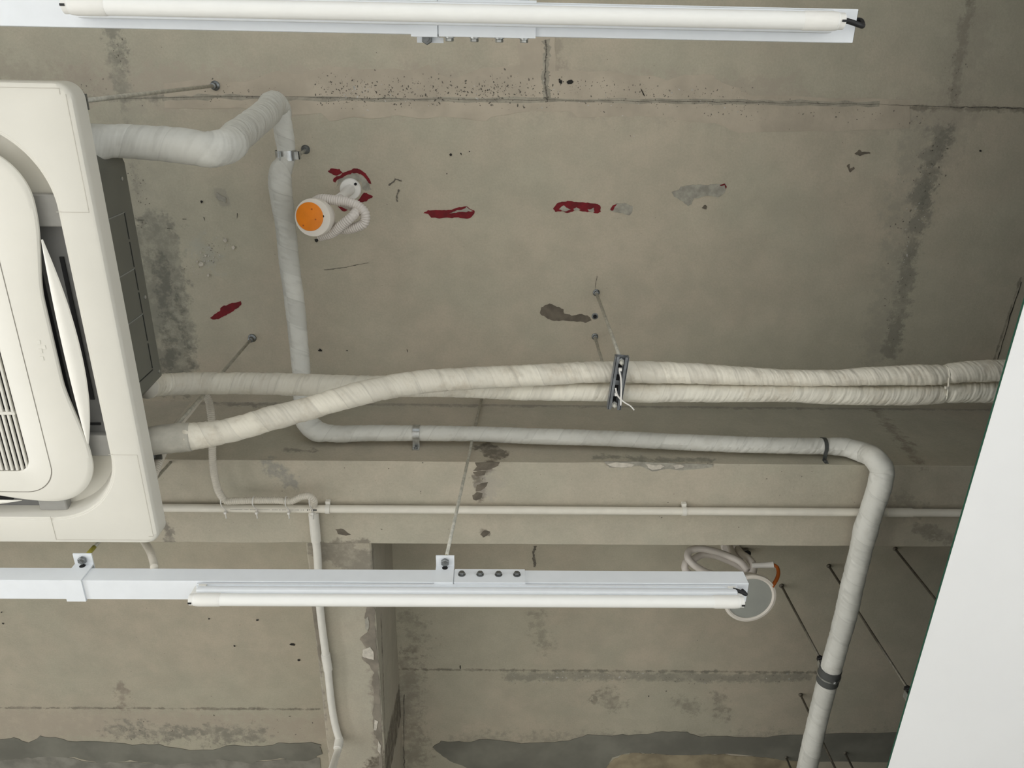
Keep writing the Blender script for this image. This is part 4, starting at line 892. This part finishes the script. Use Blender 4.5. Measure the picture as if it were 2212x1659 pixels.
# ------------------------------------------------------------------ rigid conduit on the beam soffit, its branch and the flexible hoses
rp = .0118; hz = HB-rp-.0035
def cq(px, py): return P(px, py, h=hz)
y_c = P(1200, 1103, h=hz).y
t = thing('conduit_pipe', 'straight white plastic conduit clipped under the beam, running the full width', 'conduit', (0, y_c, CZ+hz))
ca, cb = Vector((-1.9, P(345, 1097, h=hz).y, CZ+hz)), Vector((3.3, P(2085, 1108, h=hz).y+.004, CZ+hz))
slope = (P(2085, 1108, h=hz)-P(345, 1097, h=hz)); slope = slope/slope.x
def conduit_pt(x): return P(345, 1097, h=hz)+slope*(x-P(345, 1097, h=hz).x)
bm = bmesh.new(); rod(bm, conduit_pt(-1.9), conduit_pt(3.3), rp, 24); mk('pipe', bm, 'pvc', t, 'auto')
for px in (1915,):
    x = P(px, 1107, h=hz).x; bm = bmesh.new(); rod(bm, conduit_pt(x), conduit_pt(x)+slope*.075, rp+.0018, 24); mk('coupling', bm, 'pvc', t, 'auto')
# faint printed line (too small to read) with a black stamp
def arc_patch(bm, x0, x1, a0, a1, n=4):
    prev = None
    for k in range(n+1):
        a = a0+(a1-a0)*k/n; q_ = []
        for x in (x0, x1):
            c = conduit_pt(x); q_.append(bm.verts.new(c+Vector((0, -math.sin(a)*(rp+.0002), -math.cos(a)*(rp+.0002)))))
        if prev: bm.faces.new((prev[0], prev[1], q_[1], q_[0]))
        prev = q_
xa, xb_ = P(500, 1094, h=hz).x, P(662, 1095, h=hz).x
bm = bmesh.new(); x = xa
while x < xb_:
    wd = random.uniform(.0012, .0030)
    if random.random() > .18: arc_patch(bm, x, x+wd, .16, .34, 2)
    x += wd+.0012
mk('printed_line', bm, 'ink_grey', t, kind='stuff')
bm = bmesh.new(); arc_patch(bm, P(674, 1094, h=hz).x, P(686, 1094, h=hz).x, .10, .42)
arc_patch(bm, P(665, 1094, h=hz).x, P(667, 1094, h=hz).x, .12, .40); arc_patch(bm, P(669, 1094, h=hz).x, P(670.5, 1094, h=hz).x, .2, .40); mk('printed_stamp', bm, 'ink', t)
for px, lab in ((708, 1), (1478, 2)):
    x = P(px, 1097, h=hz).x; c = conduit_pt(x)
    bm = bmesh.new(); band(bm, c, Vector((1, 0, 0)), rp+.0004, .013, .0016, -PI*.72, PI*.72, Vector((0, 0, -1)), 24)
    box(bm, (x-.0065, c.y-rp-.011, ZB-.0125), (x+.0065, c.y-rp-.0015, ZB+.001)); box(bm, (x-.0065, c.y+rp-.001, ZB-.010), (x+.0065, c.y+rp+.0035, ZB+.001))
    o = mk('conduit_clip', bm, 'pvc_white', None); tag(o, 'white plastic clip around the soffit conduit, '+('just right of the branch tee' if lab == 1 else 'in its middle, above the second fixture'), 'clip', 'clips on the soffit conduit')
# branch
XBR = P(680, 1130, h=hz).x
t = thing('branch_conduit', 'white plastic conduit branching off under the cross beam, past the tube light, with an elbow', 'conduit', P(690, 1310, h=hz))
b0 = P(676, 1104, h=hz)
hb2 = HB+.004-rp-.003
bpts = [(b0, rp), (P(679, 1140, h=hz), rp), (P(684, 1180, h=hz), rp), (P(690, 1300, h=hb2), rp), (P(706, 1430, h=hb2), rp), (P(730, 1588, h=hb2), rp), (P(735, 1604, h=hb2-.002), rp), (P(732, 1614, h=hb2-.02), rp), (P(717, 1662, h=hb2-.14), rp), (P(700, 1720, h=hb2-.28), rp)]
mk('pipe', sweep(bpts, 18, .012), 'pvc_white', t, 'auto')
def seg_cov(name, q1, q2, r):
    bm = bmesh.new(); L = (q2-q1).length; lathe(bm, q1, q2-q1, [(r-.002, 0), (r, .002), (r, L-.002), (r-.002, L)], 20); return mk(name, bm, 'pvc_white', t, 'auto')
seg_cov('tee_socket', P(677, 1108, h=hz), P(683, 1170, h=hz), rp+.0028)
seg_cov('coupling', P(703, 1412, h=hb2), P(709, 1448, h=hb2), rp+.0024)
seg_cov('elbow', P(733, 1596, h=hb2), P(729, 1618, h=hb2-.035), rp+.0026)
# flexible hose: up behind the pipes, down in front of the beam, along the conduit
rh = .0098
fl = [(330, 1030, {'h': 1.545}), (352, 975, {'h': 1.62}), (375, 930, {'h': 1.70}), (408, 888, {'h': 1.80}), (432, 858, {'h': 1.905}), (441, 848, {'h': 1.955}), (449, 862, {'h': 1.955}), (456, 895, {'h': 1.92}), (459, 940, {'h': 1.885}), (459, 985, {'h': 1.87}), (464, 1030, {'h': 1.868}), (476, 1068, {'h': 1.868}), (488, 1082, {'h': 1.868}), (505, 1082, {'h': 1.868}), (550, 1081, {'h': 1.868}), (600, 1081, {'h': 1.868}), (630, 1082, {'h': 1.868}), (652, 1073, {'h': 1.868}), (668, 1072, {'h': 1.868}), (677, 1080, {'h': 1.872}), (678, 1092, {'h': 1.885})]
t = thing('flexible_conduit', 'beige corrugated hose hanging behind the wrapped pipe and tied along the soffit conduit', 'conduit', P(459, 985, h=1.87))
mk('hose', sweep([(P(a, b_, **k), rh) for a, b_, k in fl], 14, .0012, corr(.0056, .085)), 'hose_grey', t, True)
for px, lab in ((490, 'first white cable tie binding hose to conduit, where the hose turns'), (557, 'middle white cable tie binding the corrugated hose to the conduit'), (626, 'third white cable tie from the left, where the hose starts to arch up'), (677, 'white cable tie at the tee, where the corrugated hose ends')):
    x = P(px, 1095, h=hz).x; c = conduit_pt(x); ch_ = P(px, 1082, h=1.868); lo_ = []
    for k in range(17):
        a = -PI*.5-PI*k/16; lo_.append(Vector((x, c.y-(rp+.0015)*math.cos(a+PI/2)*-1 if False else c.y+(rp+.0015)*math.sin(PI*k/16), c.z-(rp+.0015)*math.cos(PI*k/16))))
    up = [Vector((x, ch_.y-(rh+.002)*math.sin(PI*k/12), ch_.z-(rh+.002)*math.cos(PI*k/12))) for k in range(13)]
    pts = up[::-1]+lo_
    tie_thing(lab, tie_path([p_ for p_ in pts], .0017), Vector((x, c.y+.004, c.z-rp-.005)), [Vector((x, c.y+.006, c.z-rp-.006)), Vector((x+.0005, c.y+.016, c.z-rp-.006)), Vector((x, c.y+.024, c.z-rp-.004))], 'cable ties along the soffit conduit')
# short hose below the air conditioner, into the trunking
t = thing('flexible_conduit', 'short beige hose curving out below the air conditioner corner, into the lower trunking', 'conduit', P(330, 1205, h=1.43))
mk('hose', sweep([(P(296, 1140, h=1.56), .0085), (P(312, 1170, h=1.52), .0085), (P(326, 1195, h=1.47), .0085), (P(333, 1222, h=1.425), .0085), (P(333, 1226, h=1.4145), .0085)], 14, .0012, corr(.005, .04)), 'hose_grey', t, True)

# ------------------------------------------------------------------ orange-lensed hanging fixture
fc = P(675, 470, h=2.02); bk = P(687, 469, h=2.058); ax = (fc-bk).normalized()
R1 = WP(41, fc)
t = thing('hanging_light', 'small round white light with orange lens dangling on a hose beside the wrapped pipe', 'light', fc, 'loose hanging fixtures')
bm = bmesh.new(); lathe(bm, bk, ax, [(R1*.78, -.010), (R1*.92, -.006), (R1*.96, .008), (R1, .014), (R1, (fc-bk).length-.004), (R1*.97, (fc-bk).length), (R1*.5, (fc-bk).length+.0005), (0, (fc-bk).length+.0005)], 56); hs = mk('housing', bm, 'fixture_white', t, 'auto')
Lc = (fc-bk).length; off = P(668.5, 468, h=2.02)-fc; off -= ax*off.dot(ax)
bm = bmesh.new(); lathe(bm, bk+off, ax, [(R1*.745, Lc-.004), (R1*.745, Lc+.0012), (R1*.73, Lc+.0022), (R1*.4, Lc+.0032), (0, Lc+.0036)], 56); mk('orange_lens', bm, 'orange', t, 'auto')
xx, yy, _ = frame_of(ax)
bm = bmesh.new(); q_ = P(699, 467, h=2.02); q_ -= ax*((q_-fc).dot(ax)); lathe(bm, q_-ax*.002, ax, [(.0032, 0), (.0032, .0034)], 10); mk('screw_hole', bm, 'void', hs)
for px, py in ((672, 452), (655, 487), (682, 474)):
    bm = bmesh.new(); q_ = P(px, py, h=2.016); q_ -= ax*((q_-fc).dot(ax)-.003); lathe(bm, q_, ax, [(.0022, -.002), (.0022, .0012)], 7); mk('lens_speck', bm, 'orange_wire', hs)
def c1p(a, b, h): x_, y_ = 600+a*.27125, 60+b*.27125; return P(x_, y_, h=h)
rhz = .0125
hA = [(c1p(300, 1385, 2.09), rhz), (c1p(345, 1365, 2.075), rhz), (c1p(450, 1372, 2.065), rhz), (c1p(560, 1388, 2.06), rhz), (c1p(640, 1420, 2.055), rhz), (c1p(695, 1480, 2.05), rhz), (c1p(690, 1550, 2.05), rhz), (c1p(610, 1592, 2.055), rhz), (c1p(520, 1605, 2.065), rhz), (c1p(430, 1580, 2.085), rhz)]
mk('hose', sweep(hA, 16, .0012, corr(.0060, .085)), 'hose', t, True)
hB = [(c1p(330, 1660, 2.06), rhz), (c1p(420, 1640, 2.05), rhz), (c1p(520, 1565, 2.04), rhz), (c1p(600, 1495, 2.042), rhz), (c1p(635, 1452, 2.06), rhz), (c1p(620, 1430, 2.10), rhz), (c1p(540, 1400, 2.13), rhz), (c1p(490, 1360, 2.155), rhz)]
mk('hose', sweep(hB, 16, .0012, corr(.0060, .085)), 'hose', t, True)
rc_ = c1p(580, 1284, H)
bm = bmesh.new(); Rr = WP(23, rc_); lathe(bm, rc_+Vector((0, 0, .002)), Vector((0, 0, -1)), [(Rr, 0), (Rr, .006), (Rr*.93, .010), (Rr*.6, .0115), (0, .012)], 40); rs = mk('ceiling_rose', bm, 'rose_white', t, 'auto')
bm = bmesh.new(); lathe(bm, c1p(624, 1240, H)-Vector((0, 0, .0085)), Vector((0, 0, -1)), [(.004, 0), (.004, .004)], 12); mk('screw_hole', bm, 'void', rs)
mk('neck', sweep([(rc_-Vector((0, 0, .008)), .015), (rc_.lerp(c1p(490, 1360, 2.155), .35), .015), (rc_.lerp(c1p(490, 1360, 2.155), .8), .0125), (c1p(480, 1366, 2.15), .0125)], 20, .004), 'rose_white', rs, True)

# ------------------------------------------------------------------ grey-faced hanging downlight
dcn = P(1620, 1293, h=2.0); RD = WP(58.5, dcn); ax = Vector((.05, -.09, -1)).normalized()
t = thing('hanging_light', 'round downlight with grey glass face and white rim, half behind the lower tube light', 'light', dcn, 'loose hanging fixtures')
bm = bmesh.new(); lathe(bm, dcn, ax, [(RD*.80, -.045), (RD*.86, -.012), (RD*.99, -.008), (RD, -.003), (RD*.985, .001), (RD*.90, .003), (RD*.84, .001), (RD*.835, -.004)], 64); mk('rim', bm, 'fixture_white', t, 'auto')
bm = bmesh.new(); lathe(bm, dcn, ax, [(RD*.84, -.006), (RD*.84, -.0015), (RD*.7, -.0008), (0, 0)], 64); mk('glass_face', bm, 'diffuser', t, 'auto')
k10 = crop(1420, 1160, .15371)
def c2(a, b, h): (x_, y_), = k10([(a, b)]); return P(x_, y_, h=h)
rw = WP(15.5, c2(700, 200, 2.15))/2
cz1 = [(c2(1010, 100, 2.295), rw), (c2(1030, 170, 2.24), rw), (c2(1080, 260, 2.20), rw), (c2(1160, 340, 2.17), rw), (c2(1230, 420, 2.14), rw), (c2(1280, 500, 2.12), rw)]
mk('hose', sweep(cz1, 14, .004), 'hose', t, True)
cz2 = [(c2(1270, 470, 2.10), rw), (c2(1180, 360, 2.12), rw), (c2(1000, 270, 2.15), rw), (c2(760, 190, 2.16), rw), (c2(560, 165, 2.16), rw), (c2(450, 200, 2.15), rw), (c2(425, 280, 2.13), rw), (c2(480, 360, 2.115), rw), (c2(600, 450, 2.11), rw), (c2(760, 520, 2.11), rw), (c2(1000, 560, 2.11), rw), (c2(1250, 560, 2.10), rw), (c2(1340, 500, 2.09), rw), (c2(1350, 400, 2.11), rw), (c2(1290, 310, 2.14), rw), (c2(1190, 240, 2.19), rw), (c2(1130, 170, 2.25), rw)]
mk('hose', sweep(cz2, 14, .004), 'hose', t, True)
cz3 = [(c2(1260, 500, 2.13), rw), (c2(1150, 410, 2.15), rw), (c2(950, 310, 2.17), rw), (c2(780, 255, 2.175), rw), (c2(620, 255, 2.17), rw), (c2(510, 310, 2.155), rw), (c2(400, 360, 2.14), rw), (c2(385, 430, 2.13), rw), (c2(480, 540, 2.13), rw)]
mk('hose', sweep(cz3, 14, .004), 'hose', t, True)
rc_ = c2(1020, 110, H); bm = bmesh.new(); lathe(bm, rc_+Vector((0, 0, .002)), Vector((0, 0, -1)), [(.034, 0), (.034, .010), (.03, .014), (0, .015)], 28); mk('ceiling_rose', bm, 'hose', t, 'auto')
mk('cable_sleeve', sweep([(c2(1330, 400, 2.10), .009), (c2(1450, 398, 2.095), .0095), (c2(1560, 395, 2.09), .0105), (c2(1640, 388, 2.085), .0115)], 16, .006), 'rose_white', t, 'auto', label='white cable sleeve end')
mk('orange_cable', sweep([(c2(1630, 388, 2.086), .0052), (c2(1680, 420, 2.075), .0056), (c2(1700, 480, 2.06), .0060), (c2(1690, 560, 2.04), .0062), (c2(1650, 640, 2.02), .0062), (c2(1610, 700, 2.008), .006)], 14, .004), 'orange_wire', t, True, label='orange cable looping into the rim')
# rusty bracket by the rose
q_ = c2(1190, 190, H); t = thing('ceiling_anchor', 'dark rusty anchor stub in the slab behind the beam, above the grey downlight', 'anchor', q_)
bm = bmesh.new(); box(bm, q_+Vector((-.028, -.012, -.012)), q_+Vector((.02, .012, .003)), .003); mk('plate', bm, 'dark_rod', t)
bm = bmesh.new(); hexnut(bm, q_+Vector((.016, .0, -.018)), Vector((0, 0, 1)), .011, .014); mk('nut', bm, 'black', t)
